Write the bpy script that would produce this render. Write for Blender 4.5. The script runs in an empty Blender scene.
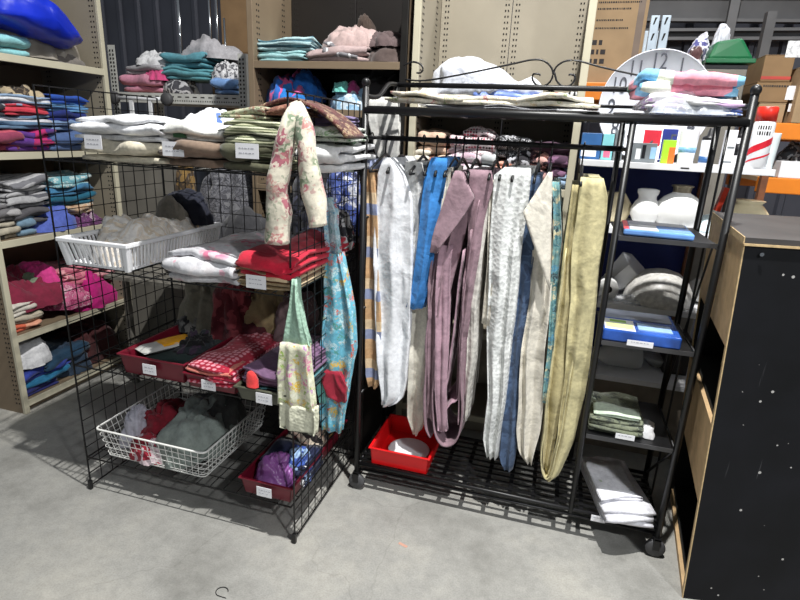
import bpy, math, random
from mathutils import Vector, Matrix, noise
random.seed(7)
PI = math.pi
# ------------------------------------------------------------------ camera, world, lights
SC = bpy.context.scene
C = SC.collection
PITCH, YAW, ROLL, FPX, CAMZ = 0.296616, 0.276130, 0.0457568, 540.2257, 1.6
cp, sp, cy, sy = math.cos(PITCH), math.sin(PITCH), math.cos(YAW), math.sin(YAW)
cr, sr = math.cos(ROLL), math.sin(ROLL)
FW = Vector((-sy*cp, cy*cp, -sp)); RT0 = Vector((cy, sy, 0)); UP0 = RT0.cross(FW)
RT = cr*RT0 + sr*UP0; UP = -sr*RT0 + cr*UP0
CAMP = Vector((0, 0, CAMZ))
cam = bpy.data.cameras.new('camera'); cam.lens = FPX/800*36; cam.sensor_width = 36; cam.clip_end = 60
camo = bpy.data.objects.new('camera', cam); C.objects.link(camo)
camo.matrix_world = Matrix(((RT.x, UP.x, -FW.x, 0), (RT.y, UP.y, -FW.y, 0), (RT.z, UP.z, -FW.z, CAMZ), (0, 0, 0, 1)))
SC.camera = camo

w = bpy.data.worlds.new('world'); SC.world = w; w.use_nodes = True
w.node_tree.nodes['Background'].inputs[0].default_value = (0.86, 0.93, 1.0, 1)
w.node_tree.nodes['Background'].inputs[1].default_value = 0.17

def area(name, loc, power, sx, sy_, col=(1, 1, 1)):
    l = bpy.data.lights.new(name, 'AREA'); l.energy = power; l.shape = 'RECTANGLE'; l.size = sx; l.size_y = sy_; l.color = col
    o = bpy.data.objects.new(name, l); C.objects.link(o); o.location = loc; return o
area('ceiling_lamp_near', (0.1, 1.15, 4.6), 255, .07, .07, (1, .99, .96))
area('fill_light_front', (2.0, -.7, 3.3), 120, .2, .2, (.96, .98, 1))  # added fill, not a known fixture; lifts the lampshades and other shaded fronts
area('fill_light_far', (1.4, 4.2, 4.6), 75, 1.0, .3, (1, .99, .97))  # extra fill added at the back to brighten the background
SC.view_settings.view_transform = 'Standard'; SC.view_settings.look = 'None'
SC.view_settings.exposure = 0.14; SC.view_settings.gamma = 1; SC.view_settings.use_curve_mapping = False

def at(px, py, x=None, y=None, z=None):
    """point of the place seen at a pixel of the photograph, on the given plane"""
    d = FW*FPX + RT*(px-400) - UP*(py-300)
    if x is not None: t = (x-CAMP.x)/d.x
    elif y is not None: t = (y-CAMP.y)/d.y
    else: t = (z-CAMP.z)/d.z
    return CAMP + d*t

# ------------------------------------------------------------------ materials
def lin(c):
    return tuple(((v/255)/12.92 if v/255 <= .04045 else ((v/255+.055)/1.055)**2.4) for v in c) + (1,)
MATS = {}
def base(name, rough=.7, metal=0):
    m = bpy.data.materials.new(name); m.use_nodes = True
    nt = m.node_tree; b = nt.nodes['Principled BSDF']
    b.inputs['Roughness'].default_value = rough; b.inputs['Metallic'].default_value = metal
    return m, nt, b
def N(nt, t, **k):
    n = nt.nodes.new(t)
    for a, v in k.items():
        if a in n.inputs: n.inputs[a].default_value = v
        else: setattr(n, a, v)
    return n
def coords(nt, scale=(1, 1, 1), rot=(0, 0, 0), which='Object'):
    tc = N(nt, 'ShaderNodeTexCoord'); mp = N(nt, 'ShaderNodeMapping')
    mp.inputs['Scale'].default_value = scale; mp.inputs['Rotation'].default_value = rot
    nt.links.new(tc.outputs[which], mp.inputs[0]); return mp.outputs[0]
def ramp(nt, fac, stops, mode='CONSTANT'):
    r = N(nt, 'ShaderNodeValToRGB'); r.color_ramp.interpolation = mode
    e = r.color_ramp.elements
    while len(e) < len(stops): e.new(.5)
    for i, (p, c) in enumerate(stops): e[i].position = p; e[i].color = c
    nt.links.new(fac, r.inputs[0]); return r.outputs[0]
def mix(nt, f, a, b, bt='MIX'):
    m = N(nt, 'ShaderNodeMix'); m.data_type = 'RGBA'; m.blend_type = bt
    for s, v in ((m.inputs[0], f), (m.inputs[6], a), (m.inputs[7], b)):
        if hasattr(v, 'links'): nt.links.new(v, s)
        else: s.default_value = v
    return m.outputs[2]
def bump(nt, b, h, strength=.3, dist=.002):
    bp = N(nt, 'ShaderNodeBump'); bp.inputs['Strength'].default_value = strength; bp.inputs['Distance'].default_value = dist
    nt.links.new(h, bp.inputs['Height']); nt.links.new(bp.outputs[0], b.inputs['Normal'])
def plain(name, c, rough=.6, metal=0, var=.12, scale=12, bs=.15, bd=.002):
    if name in MATS: return MATS[name]
    m, nt, b = base(name, rough, metal)
    v = coords(nt); n = N(nt, 'ShaderNodeTexNoise', Scale=scale, Detail=4.0); nt.links.new(v, n.inputs[0])
    c = lin(c); d = tuple(x*(1-var) for x in c[:3])+(1,); e = tuple(min(1, x*(1+var)) for x in c[:3])+(1,)
    nt.links.new(ramp(nt, n.outputs[0], [(.35, d), (.65, e)], 'LINEAR'), b.inputs[0])
    if bs: bump(nt, b, n.outputs[0], bs, bd)
    MATS[name] = m; return m
def fabric(name, c, pat=None, cols=(), scale=30, ax=0, thr=.45, rough=.9, weave=True):
    """cloth: plain / stripe / floral / check / blotch / dots / lace"""
    if name in MATS: return MATS[name]
    m, nt, b = base(name, rough)
    v = coords(nt); L = nt.links
    c = lin(c); n = N(nt, 'ShaderNodeTexNoise', Scale=9.0, Detail=5.0); L.new(v, n.inputs[0])
    d = tuple(x*.86 for x in c[:3])+(1,)
    col = ramp(nt, n.outputs[0], [(.35, d), (.6, c)], 'LINEAR')
    cols = [lin(k) for k in cols]
    if pat in ('stripe', 'check'):
        def band(axis):
            s = N(nt, 'ShaderNodeSeparateXYZ'); L.new(v, s.inputs[0])
            q = N(nt, 'ShaderNodeMath', operation='MULTIPLY'); q.inputs[1].default_value = scale; L.new(s.outputs[axis], q.inputs[0])
            f = N(nt, 'ShaderNodeMath', operation='FRACT'); L.new(q.outputs[0], f.inputs[0]); return f.outputs[0]
        st = [(0, (0, 0, 0, 1)), (thr, (1, 1, 1, 1))]
        f1 = ramp(nt, band(ax), st)
        if pat == 'check':
            f2 = ramp(nt, band((ax+2) % 3), st)
            col = mix(nt, f1, col, cols[0]); col = mix(nt, f2, col, cols[-1], 'MULTIPLY' if len(cols) == 1 else 'MIX')
        else:
            k = len(cols)
            if k == 1: col = mix(nt, f1, col, cols[0])
            else:
                cs = ramp(nt, band(ax), [(i/k*.999, cc) for i, cc in enumerate(cols)]); col = mix(nt, .85, col, cs)
    elif pat in ('floral', 'dots'):
        vo = N(nt, 'ShaderNodeTexVoronoi', Scale=float(scale))
        if pat == 'floral':
            wv = N(nt, 'ShaderNodeTexNoise', Scale=scale*1.4, Detail=2.0); L.new(v, wv.inputs[0])
            ad = mix(nt, .07, v, wv.outputs['Color'], 'ADD'); L.new(ad, vo.inputs[0])
        else:
            vo.inputs['Randomness'].default_value = .2; L.new(v, vo.inputs[0])
        s = N(nt, 'ShaderNodeSeparateColor'); L.new(vo.outputs['Color'], s.inputs[0])
        k = len(cols); pc = ramp(nt, s.outputs[0], [(i/k*.99, cc) for i, cc in enumerate(cols)])
        mk = ramp(nt, vo.outputs['Distance'], [(0, (1, 1, 1, 1)), (thr, (1, 1, 1, 1)), (min(1, thr+.14), (0, 0, 0, 1))], 'LINEAR')
        if pat == 'floral':
            v3 = N(nt, 'ShaderNodeTexVoronoi', Scale=scale*5.5); L.new(ad, v3.inputs[0])
            s3 = N(nt, 'ShaderNodeSeparateColor'); L.new(v3.outputs['Color'], s3.inputs[0])
            pt_ = ramp(nt, s3.outputs[1], [(0, (1, 1, 1, 1)), (.55, (.25, .25, .25, 1))])
            mk = mix(nt, 1.0, mk, pt_, 'MULTIPLY')
            sp_ = ramp(nt, s3.outputs[2], [(0, (0, 0, 0, 1)), (.86, (.5, .5, .5, 1))])
            k2 = ramp(nt, s3.outputs[0], [(i/k*.99, cc) for i, cc in enumerate(cols[::-1])])
            col = mix(nt, sp_, col, k2)
        col = mix(nt, mk, col, pc)
    elif pat == 'patch':
        vo = N(nt, 'ShaderNodeTexVoronoi', Scale=float(scale)); vo.inputs['Randomness'].default_value = .7; L.new(v, vo.inputs[0])
        s = N(nt, 'ShaderNodeSeparateColor'); L.new(vo.outputs['Color'], s.inputs[0]); k = len(cols)
        col = ramp(nt, s.outputs[0], [(i/k*.99, cc) for i, cc in enumerate(cols)])
    elif pat == 'blotch':
        n2 = N(nt, 'ShaderNodeTexNoise', Scale=float(scale), Detail=2.5, Distortion=.6); L.new(v, n2.inputs[0])
        k = len(cols)
        st = [(0, c)] + [(.36+.30*i/k, cc) for i, cc in enumerate(cols)]
        col = ramp(nt, n2.outputs[0], st)
    L.new(col, b.inputs[0])
    if pat == 'lace':
        vo = N(nt, 'ShaderNodeTexVoronoi', Scale=float(scale)); L.new(v, vo.inputs[0])
        col2 = mix(nt, ramp(nt, vo.outputs['Distance'], [(0, (0, 0, 0, 1)), (.5, (1, 1, 1, 1))], 'LINEAR'), tuple(x*.78 for x in c[:3])+(1,), col)
        L.new(col2, b.inputs[0]); bump(nt, b, vo.outputs['Distance'], .8, .003)
    elif weave:
        w2 = N(nt, 'ShaderNodeTexNoise', Scale=70.0, Detail=3.0); L.new(v, w2.inputs[0])
        w3 = N(nt, 'ShaderNodeTexNoise', Scale=9.0, Detail=3.5, Distortion=.5); L.new(v, w3.inputs[0])
        b1 = N(nt, 'ShaderNodeBump'); b1.inputs['Strength'].default_value = .5; b1.inputs['Distance'].default_value = .022; L.new(w3.outputs[0], b1.inputs['Height'])
        b2 = N(nt, 'ShaderNodeBump'); b2.inputs['Strength'].default_value = .35; b2.inputs['Distance'].default_value = .003; L.new(w2.outputs[0], b2.inputs['Height'])
        L.new(b1.outputs[0], b2.inputs['Normal']); L.new(b2.outputs[0], b.inputs['Normal'])
    sk = b.inputs[0].links[0].from_socket; w9 = N(nt, 'ShaderNodeTexNoise', Scale=48.0, Detail=4.0, Roughness=.7); L.new(v, w9.inputs[0])
    L.new(mix(nt, .55, sk, ramp(nt, w9.outputs[0], [(.36, (.62, .62, .64, 1)), (.6, (1, 1, 1, 1))], 'LINEAR'), 'MULTIPLY'), b.inputs[0])
    if 'Sheen Weight' in b.inputs: b.inputs['Sheen Weight'].default_value = .15
    MATS[name] = m; return m

BLK = plain('black_enamel', (13, 13, 15), .42, .0, .2, 30, .05)
WIREBLK = plain('black_wire', (16, 16, 17), .4, .2, .2, 30, 0)
WWIRE = plain('white_coated_wire', (232, 232, 228), .35, 0, .04, 20, 0)
BEIGE = plain('beige_enamel', (150, 142, 126), .45, 0, .05, 5, .05)
BEIGE2 = plain('pale_cream_enamel', (190, 184, 162), .45, 0, .05, 5, .05)
TAN = plain('tan_enamel', (122, 106, 86), .5, 0, .06, 6, .05)
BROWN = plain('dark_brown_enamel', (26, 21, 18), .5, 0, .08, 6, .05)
HOLE = plain('hole_dark', (28, 24, 20), .9, 0, .1, 10, 0)
GALV = plain('grey_slotted_steel', (196, 196, 190), .45, .0, .08, 15, .05)
CHROME = plain('chrome', (205, 208, 212), .15, 1, .03, 10, 0)
CARD = plain('cardboard', (136, 108, 76), .85, 0, .08, 8, .1)
CARD2 = plain('cardboard_pale', (160, 134, 102), .85, 0, .08, 8, .1)
TAPE = plain('parcel_tape', (120, 104, 92), .35, 0, .1, 10, 0)
INK = plain('ink', (48, 44, 44), .8, 0, .05, 10, 0)
PAPER = plain('white_card', (232, 232, 236), .6, 0, .03, 30, .02)
WPLAS = plain('white_plastic', (236, 237, 240), .35, 0, .02, 10, 0)
MAROON = plain('maroon_plastic', (104, 18, 36), .38, 0, .1, 10, 0)
REDPL = plain('red_plastic', (222, 22, 26), .35, 0, .06, 10, 0)
ORANGE = plain('orange_enamel', (226, 128, 28), .45, 0, .06, 8, .05)
WHITESH = plain('white_laminate', (228, 229, 232), .35, 0, .03, 8, .02)
NAVY = plain('navy_board', (30, 44, 112), .6, 0, .1, 6, .05)
WOOD = plain('brown_wood', (110, 66, 40), .6, 0, .2, 25, .1)
RUBBER = plain('grey_rubber', (72, 72, 74), .6, 0, .15, 25, .1)
OPAL = plain('opal_glass', (238, 238, 236), .12, 0, .02, 8, 0)
CREAMGL = plain('cream_glass', (222, 208, 172), .15, 0, .08, 12, 0)
STEELBM = plain('grey_painted_beam', (92, 92, 94), .6, .2, .12, 5, .05)
CORR = plain('dark_corrugated_steel', (80, 82, 92), .45, .35, .14, 2, .03)
GREYBOARD = plain('grey_fibre_board', (120, 116, 108), .8, 0, .12, 5, .1)

def concrete():
    m, nt, b = base('concrete_floor', .62); v = coords(nt); L = nt.links
    n1 = N(nt, 'ShaderNodeTexNoise', Scale=1.6, Detail=8.0, Roughness=.65); L.new(v, n1.inputs[0])
    n2 = N(nt, 'ShaderNodeTexNoise', Scale=22.0, Detail=8.0, Roughness=.7); L.new(v, n2.inputs[0])
    n3 = N(nt, 'ShaderNodeTexNoise', Scale=160.0, Detail=3.0); L.new(v, n3.inputs[0])
    c = ramp(nt, n1.outputs[0], [(.3, lin((124, 123, 118))), (.5, lin((158, 157, 152))), (.7, lin((178, 175, 166)))], 'LINEAR')
    c = mix(nt, .5, c, ramp(nt, n2.outputs[0], [(.3, (.62, .62, .62, 1)), (.6, (1, 1, 1, 1))], 'LINEAR'), 'MULTIPLY')
    c = mix(nt, .35, c, ramp(nt, n3.outputs[0], [(.35, (.6, .6, .6, 1)), (.6, (1, 1, 1, 1))], 'LINEAR'), 'MULTIPLY')
    # hairline cracks
    wv = N(nt, 'ShaderNodeTexVoronoi', Scale=.75); wv.feature = 'DISTANCE_TO_EDGE'
    nz = N(nt, 'ShaderNodeTexNoise', Scale=3.0, Detail=4.0); L.new(v, nz.inputs[0])
    L.new(mix(nt, .35, v, nz.outputs['Color'], 'ADD'), wv.inputs[0])
    k = ramp(nt, wv.outputs['Distance'], [(0, (.55, .54, .52, 1)), (.003, (1, 1, 1, 1))], 'LINEAR')
    c = mix(nt, .3, c, k, 'MULTIPLY'); L.new(c, b.inputs[0])
    bump(nt, b, n2.outputs[0], .25, .004)
    r = ramp(nt, n1.outputs[0], [(.3, (.45, .45, .45, 1)), (.7, (.75, .75, .75, 1))], 'LINEAR'); L.new(r, b.inputs['Roughness'])
    return m
def scuffed():
    m, nt, b = base('scuffed_black_paint', .5); v = coords(nt); L = nt.links
    n1 = N(nt, 'ShaderNodeTexNoise', Scale=5.0, Detail=6.0); L.new(v, n1.inputs[0])
    c = ramp(nt, n1.outputs[0], [(.3, lin((11, 12, 15))), (.7, lin((20, 21, 26)))], 'LINEAR')
    vo = N(nt, 'ShaderNodeTexVoronoi', Scale=34.0); L.new(v, vo.inputs[0])
    s = N(nt, 'ShaderNodeSeparateColor'); L.new(vo.outputs['Color'], s.inputs[0])
    k = N(nt, 'ShaderNodeMath', operation='MULTIPLY'); k.inputs[1].default_value = .2; L.new(s.outputs[1], k.inputs[0])
    g = N(nt, 'ShaderNodeMath', operation='LESS_THAN'); L.new(vo.outputs['Distance'], g.inputs[0]); L.new(k.outputs[0], g.inputs[1])
    h = N(nt, 'ShaderNodeMath', operation='GREATER_THAN'); h.inputs[1].default_value = .86; L.new(s.outputs[0], h.inputs[0])
    q = N(nt, 'ShaderNodeMath', operation='MULTIPLY'); L.new(g.outputs[0], q.inputs[0]); L.new(h.outputs[0], q.inputs[1])
    c = mix(nt, q.outputs[0], c, lin((170, 168, 165)))
    v2 = coords(nt, (30, 30, 1.6), (.1, .35, 0)); n2 = N(nt, 'ShaderNodeTexNoise', Scale=1.3, Detail=3.0); L.new(v2, n2.inputs[0])
    n3 = N(nt, 'ShaderNodeTexNoise', Scale=4.0, Detail=2.0); L.new(v, n3.inputs[0])
    a = ramp(nt, n2.outputs[0], [(0, (0, 0, 0, 1)), (.71, (0, 0, 0, 1)), (.74, (1, 1, 1, 1))], 'LINEAR')
    a2 = ramp(nt, n3.outputs[0], [(.5, (0, 0, 0, 1)), (.62, (.6, .6, .6, 1))], 'LINEAR')
    a = mix(nt, 1.0, a, a2, 'MULTIPLY'); c = mix(nt, a, c, lin((120, 120, 124))); L.new(c, b.inputs[0]); b.inputs['Specular IOR Level'].default_value = .2; b.inputs['Roughness'].default_value = .65; return m
def clearmat(name, tint=(235, 240, 245), alpha=.35, rough=.12):
    if name in MATS: return MATS[name]
    m, nt, b = base(name, rough); b.inputs[0].default_value = lin(tint); b.inputs['Alpha'].default_value = alpha
    v = coords(nt); n = N(nt, 'ShaderNodeTexNoise', Scale=25.0, Detail=3.0); nt.links.new(v, n.inputs[0]); bump(nt, b, n.outputs[0], .8, .01)
    MATS[name] = m; return m
FILM = clearmat('clear_plastic_film')
GLASS = clearmat('clear_moulded_glass', (225, 228, 226), .45, .08)
RICE = plain('pearly_glass', (205, 203, 198), .35, 0, .18, 45, .5, .004)

# ------------------------------------------------------------------ mesh builder
class MB:
    def __init__(s): s.v = []; s.f = []
    def quad(s, a, b, c, d): n = len(s.v); s.v += [a, b, c, d]; s.f.append((n, n+1, n+2, n+3)); return s
    def box(s, lo, hi):
        (a, b, c), (d, e, f) = lo, hi; n = len(s.v)
        s.v += [(a, b, c), (d, b, c), (d, e, c), (a, e, c), (a, b, f), (d, b, f), (d, e, f), (a, e, f)]
        s.f += [tuple(n+i for i in q) for q in ((0, 3, 2, 1), (4, 5, 6, 7), (0, 1, 5, 4), (1, 2, 6, 5), (2, 3, 7, 6), (3, 0, 4, 7))]; return s
    def hexa(s, p):   # 8 corners in the order of box
        n = len(s.v); s.v += [tuple(q) for q in p]
        s.f += [tuple(n+i for i in q) for q in ((0, 3, 2, 1), (4, 5, 6, 7), (0, 1, 5, 4), (1, 2, 6, 5), (2, 3, 7, 6), (3, 0, 4, 7))]; return s
    def tube(s, pts, r, n=6, closed=False):
        pts = [Vector(p) for p in pts]; k = len(pts); st = len(s.v)
        rr = r if isinstance(r, (list, tuple)) else [r]*k
        up = None
        for i, p in enumerate(pts):
            if closed: t = pts[(i+1) % k]-pts[i-1]
            else: t = pts[min(i+1, k-1)]-pts[max(i-1, 0)]
            t.normalize()
            if up is None: up = Vector((0, 0, 1)) if abs(t.z) < .9 else Vector((1, 0, 0))
            a = t.cross(up)
            if a.length < 1e-4: a = t.cross(Vector((0, 1, 0)))
            a.normalize(); b = t.cross(a).normalized(); up = -b if False else up
            for j in range(n):
                q = 2*PI*j/n + PI/n; s.v.append(tuple(p + a*(math.cos(q)*rr[i]) + b*(math.sin(q)*rr[i])))
        for i in range(k if closed else k-1):
            i2 = (i+1) % k
            for j in range(n):
                j2 = (j+1) % n; s.f.append((st+i*n+j, st+i*n+j2, st+i2*n+j2, st+i2*n+j))
        if not closed:
            s.f.append(tuple(st+j for j in range(n))[::-1]); s.f.append(tuple(st+(k-1)*n+j for j in range(n)))
        return s
    def lathe(s, prof, c=(0, 0, 0), n=20, axis='z'):
        st = len(s.v); k = len(prof)
        for r, z in prof:
            for j in range(n):
                a = 2*PI*j/n; u, v_ = r*math.cos(a), r*math.sin(a)
                p = (u, v_, z) if axis == 'z' else ((u, z, v_) if axis == 'y' else (z, u, v_))
                s.v.append((p[0]+c[0], p[1]+c[1], p[2]+c[2]))
        for i in range(k-1):
            for j in range(n):
                j2 = (j+1) % n; s.f.append((st+i*n+j, st+i*n+j2, st+(i+1)*n+j2, st+(i+1)*n+j))
        s.f.append(tuple(st+j for j in range(n))[::-1]); s.f.append(tuple(st+(k-1)*n+j for j in range(n))); return s
    def sphere(s, c, r, n=10, sx=1, sz=1):
        prof = [(max(1e-4, r*math.sin(PI*i/n)), -r*sz*math.cos(PI*i/n)) for i in range(n+1)]
        return s.lathe(prof, c, n+4)
    def grid(s, fn, nu, nv, wrap=False):
        st = len(s.v)
        for i in range(nu+1):
            for j in range(nv+(0 if wrap else 1)): s.v.append(tuple(fn(i/nu, j/nv)))
        w_ = nv+(0 if wrap else 1)
        for i in range(nu):
            for j in range(nv):
                j2 = (j+1) % w_ if wrap else j+1
                s.f.append((st+i*w_+j, st+(i+1)*w_+j, st+(i+1)*w_+j2, st+i*w_+j2))
        return s
    def build(s, name, mat, parent=None, smooth=False, loc=None, rz=0, bevel=0, solid=0, sub=0):
        me = bpy.data.meshes.new(name); me.from_pydata(s.v, [], s.f); me.materials.append(mat)
        if smooth: me.polygons.foreach_set('use_smooth', [True]*len(me.polygons))
        me.update()
        o = bpy.data.objects.new(name, me); C.objects.link(o)
        if parent: o.parent = parent
        if loc is not None: o.location = loc
        o.rotation_euler.z = rz
        if solid: k = o.modifiers.new('s', 'SOLIDIFY'); k.thickness = solid; k.offset = 0
        if bevel: k = o.modifiers.new('b', 'BEVEL'); k.width = bevel; k.segments = 2; k.limit_method = 'ANGLE'
        if sub: k = o.modifiers.new('u', 'SUBSURF'); k.levels = sub; k.render_levels = sub
        return o
def tag(o, label, cat, group=None, kind=None):
    o['label'] = label; o['category'] = cat
    if group: o['group'] = group
    if kind: o['kind'] = kind
    return o
def thing(name, label, cat, loc=(0, 0, 0), rz=0, group=None):
    o = bpy.data.objects.new(name, None); o.empty_display_size = .05; C.objects.link(o); o.location = loc; o.rotation_euler.z = rz
    return tag(o, label, cat, group)
def struct(o): o['kind'] = 'structure'; return o
def tri(a): return math.asin(max(-1, min(1, math.sin(a)*.96)))/1.29
def nz(p, s, seed=0): return noise.noise(Vector((p[0]*s+seed*7.3, p[1]*s-seed*3.1, p[2]*s+seed*1.7)))

# ------------------------------------------------------------------ cloth generators
def folded_mesh(W, D, H, n, seed, sag=.0, tilt=0.):
    """one cloth folded n times: a serpentine ribbon with rounded folds, widths and edges uneven"""
    rnd = random.Random(seed); n = int(round(n*1.5)) if H/n > .012 else n; t = H/n; rb = t*.43
    path = []                                     # (y, z, nx, nz)
    for i in range(n):
        z = t*(i+.5); jf = rnd.uniform(-.05, .02)*D*.6; jb = rnd.uniform(0, .04)*D
        ys = [-D/2-jf*.5+t*.5, -D/4, 0, D/4, D/2-jb-t*.5]
        if i % 2: ys = ys[::-1]
        d = 1 if i % 2 == 0 else -1
        for y in ys: path.append((y, z, 0, d))
        if i < n-1:
            yc = ys[-1]
            for a in (45, 90, 135):
                a = math.radians(a); path.append((yc+d*math.sin(a)*t*.5, z+t*.5-math.cos(a)*t*.5, -d*math.sin(a)*1.0, d*math.cos(a)))
    m = 14; mb = MB()
    lay = [rnd.uniform(-.02, .02) for _ in path]
    k = len(path)
    def pt(j, q, side):
        y, z, a, b = path[j]; u = q/m-.5
        li = int(min(n-1, max(0, z/t))); wj = 1+(nz((li*3.1, seed, 0), 1.3, seed))*.12
        x = u*W*wj; e = 1-abs(u*2)**6*.45
        y2 = y + side*rb*a*e*-1; z2 = z + side*rb*b*e*(1 if True else 0)
        hh = z/H
        f = nz((x, y2, z*.5), 7, seed)*.030*hh + nz((x, y2, z), 22, seed+3)*.18*t
        y2 += nz((x, z, y), 9, seed+5)*.012*(1+hh) + nz((x, li*5.1, 0), 6, seed+8)*.03*D/.3*(1 if abs(y) > D*.3 else .3)
        z2 -= abs(nz((x+li*.03, y*.7, 0), 16, seed+li))*t*.55*hh
        z2 += f - sag*(abs(u*2)**2)*hh*H*.35 + tilt*u*W*hh
        return (x, y2, max(.0005, z2))
    for q in range(m+1):
        for j in range(k): mb.v.append(pt(j, q, 1))
        for j in range(k-1, -1, -1): mb.v.append(pt(j, q, -1))
    L = 2*k
    for q in range(m):
        for j in range(L):
            j2 = (j+1) % L; mb.f.append((q*L+j, q*L+j2, (q+1)*L+j2, (q+1)*L+j))
    for q in (0, m):
        for j in range(k-1):
            f = (q*L+j, q*L+j+1, q*L+L-2-j, q*L+L-1-j); mb.f.append(f if q else f[::-1])
    return mb
def heap_mesh(W, D, H, seed, rough=.55, n=26, pw=2.6):
    n = max(n, 30) if W > .08 else n; H = H*1.18
    """crumpled cloth: closed dome with deep ridged creases"""
    mb = MB()
    def ridge(p, s, sd): return 1-abs(nz(p, s, sd))*2.2
    s0 = 2.2/max(.12, (W+D)/2)*.5
    def fn(u, v):
        a = v*2*PI; r = min(1, u*1.0)
        cx, sx_ = math.cos(a), math.sin(a)
        k = (abs(cx)**pw+abs(sx_)**pw)**(-1/pw)
        x, y = cx*k*r*W/2, sx_*k*r*D/2
        h = (1-r**2.8)**.6 if r < 1 else 0
        p = (x, y, 0)
        q = (x+nz(p, s0*2, seed+20)*.08, y+nz(p, s0*2, seed+21)*.08, h*.08)
        def bil(p_, s_, sd): return min(1, math.sqrt(nz(p_, s_, sd)**2+.002)*2.4)
        f = bil(q, s0*1.8, seed)+.6*bil((q[0]*1.9, q[1]*.7, q[2]), s0*3.0, seed+9)+.35*bil((q[1]*1.7, q[0], h*.1), s0*6, seed+12)-.95
        wob = 1+.12*nz((cx, sx_, r), 2.1, seed+2)+.06*nz((cx, sx_, r), 6, seed+6)
        amp = (.12+.16*rough)*min(W, D, H*2.2); z = h*H*.86*(1+.25*nz(p, s0*1.2, seed+4))
        nv = Vector((x/(W*W), y/(D*D), z/(H*H*3)+1e-4)).normalized()
        k2 = amp*f*(1-.3*r)
        return (x*wob+nv.x*k2*.8, y*wob+nv.y*k2*.8, max(.001, z+nv.z*k2))
    mb.grid(fn, n, n*2, wrap=True)
    base_ = len(mb.v); w_ = n*2
    mb.f.append(tuple((n)*w_+j for j in range(w_))[::-1]) if False else None
    return mb
def frame(rect, plane, depth, z0=None):
    """pixel rectangle (left, top, right, bottom) of a thing's front -> world base point, size, rotation. plane = ('y', v) faces us, ('x', v) faces right"""
    l, t, r, b = rect; ax, v = plane; k = {ax: v}
    L_, R_ = at(l, (t+b)/2, **k), at(r, (t+b)/2, **k)
    if ax == 'x':
        for q_ in (L_, R_): q_.y = min(2.855, max(2.062, q_.y))
    zt = at((l+r)/2, t, **k).z; zb = at((l+r)/2, b, **k).z if z0 is None else z0
    H = max(.008, zt-zb); mid = (L_+R_)/2
    if ax == 'y': return Vector((mid.x, v+depth/2, zb)), abs(R_.x-L_.x), H, 0
    return Vector((v-depth/2, mid.y, zb)), abs(R_.y-L_.y), H, PI/2
SEED = [11]
def puff(name, cat, label, mat, outline, plane, depth, crease=.02, seed=1, sharp=.45):
    """soft body with an uneven outline: rings from the front to the back of a bag, quilt or cushion"""
    ax, v = plane; P_ = [at(px, py, **{ax: v}) for px, py in outline]; fine = []
    k = len(P_)
    for i in range(k):
        p0, p1, p2, p3 = P_[i-1], P_[i], P_[(i+1) % k], P_[(i+2) % k]
        for j in range(6):
            t = j/6; a_ = .5*((2*p1)+(p2-p0)*t+(2*p0-5*p1+4*p2-p3)*t*t+(3*p1-p0-3*p2+p3)*t**3); fine.append(a_*(1-sharp)+(p1.lerp(p2, t))*sharp)
    c = sum(fine, Vector())/len(fine); zb = min(p.z for p in fine); org = Vector((c.x, c.y, zb))
    if ax == 'x': org.x -= depth/2
    else: org.y += depth/2
    def fn(u, w_):
        p = fine[int(round(w_*len(fine))) % len(fine)]; ph = u*PI*.98+.01; sc = math.sin(ph)**.55; dd = depth*(1-math.cos(ph))/2
        q = c+(p-c)*sc
        if ax == 'x': q.x = v-dd
        else: q.y = v+dd
        n1 = 1-abs(nz(q, 7, seed))*3; n2 = 1-abs(nz((q[0]*1.5, q[1], q[2]*.7), 15, seed+3))*3
        dsp = crease*(.6*n1+.4*n2); q += (q-c-Vector((0, depth/2, 0) if ax == 'y' else (-depth/2, 0, 0))).normalized()*dsp
        q.z = max(zb, q.z); return q-org
    mb = MB().grid(fn, 22, len(fine), wrap=True); L_ = len(fine); mb.f.append(tuple(range(L_))); mb.f.append(tuple(22*L_+j for j in range(L_))[::-1])
    return tag(mb.build(name, mat, None, True, org), label, cat)
def folded(name, cat, label, mat, rect, plane, depth=.28, n=3, z0=None, group=None, sag=0, rz=0, tilt=0):
    p, W, H, r0 = frame(rect, plane, depth, z0); SEED[0] += 1
    o = folded_mesh(W, depth, H, n, SEED[0], sag, tilt).build(name, mat, None, True, p, r0+rz)
    return tag(o, label, cat, group)
def heap(name, cat, label, mat, rect, plane, depth=.28, z0=None, group=None, rz=0, rough=.55, n=22):
    p, W, H, r0 = frame(rect, plane, depth, z0); SEED[0] += 1
    o = heap_mesh(W, depth, H*1.12, SEED[0], rough, n).build(name, mat, None, True, p, r0+rz)
    return tag(o, label, cat, group)
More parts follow.
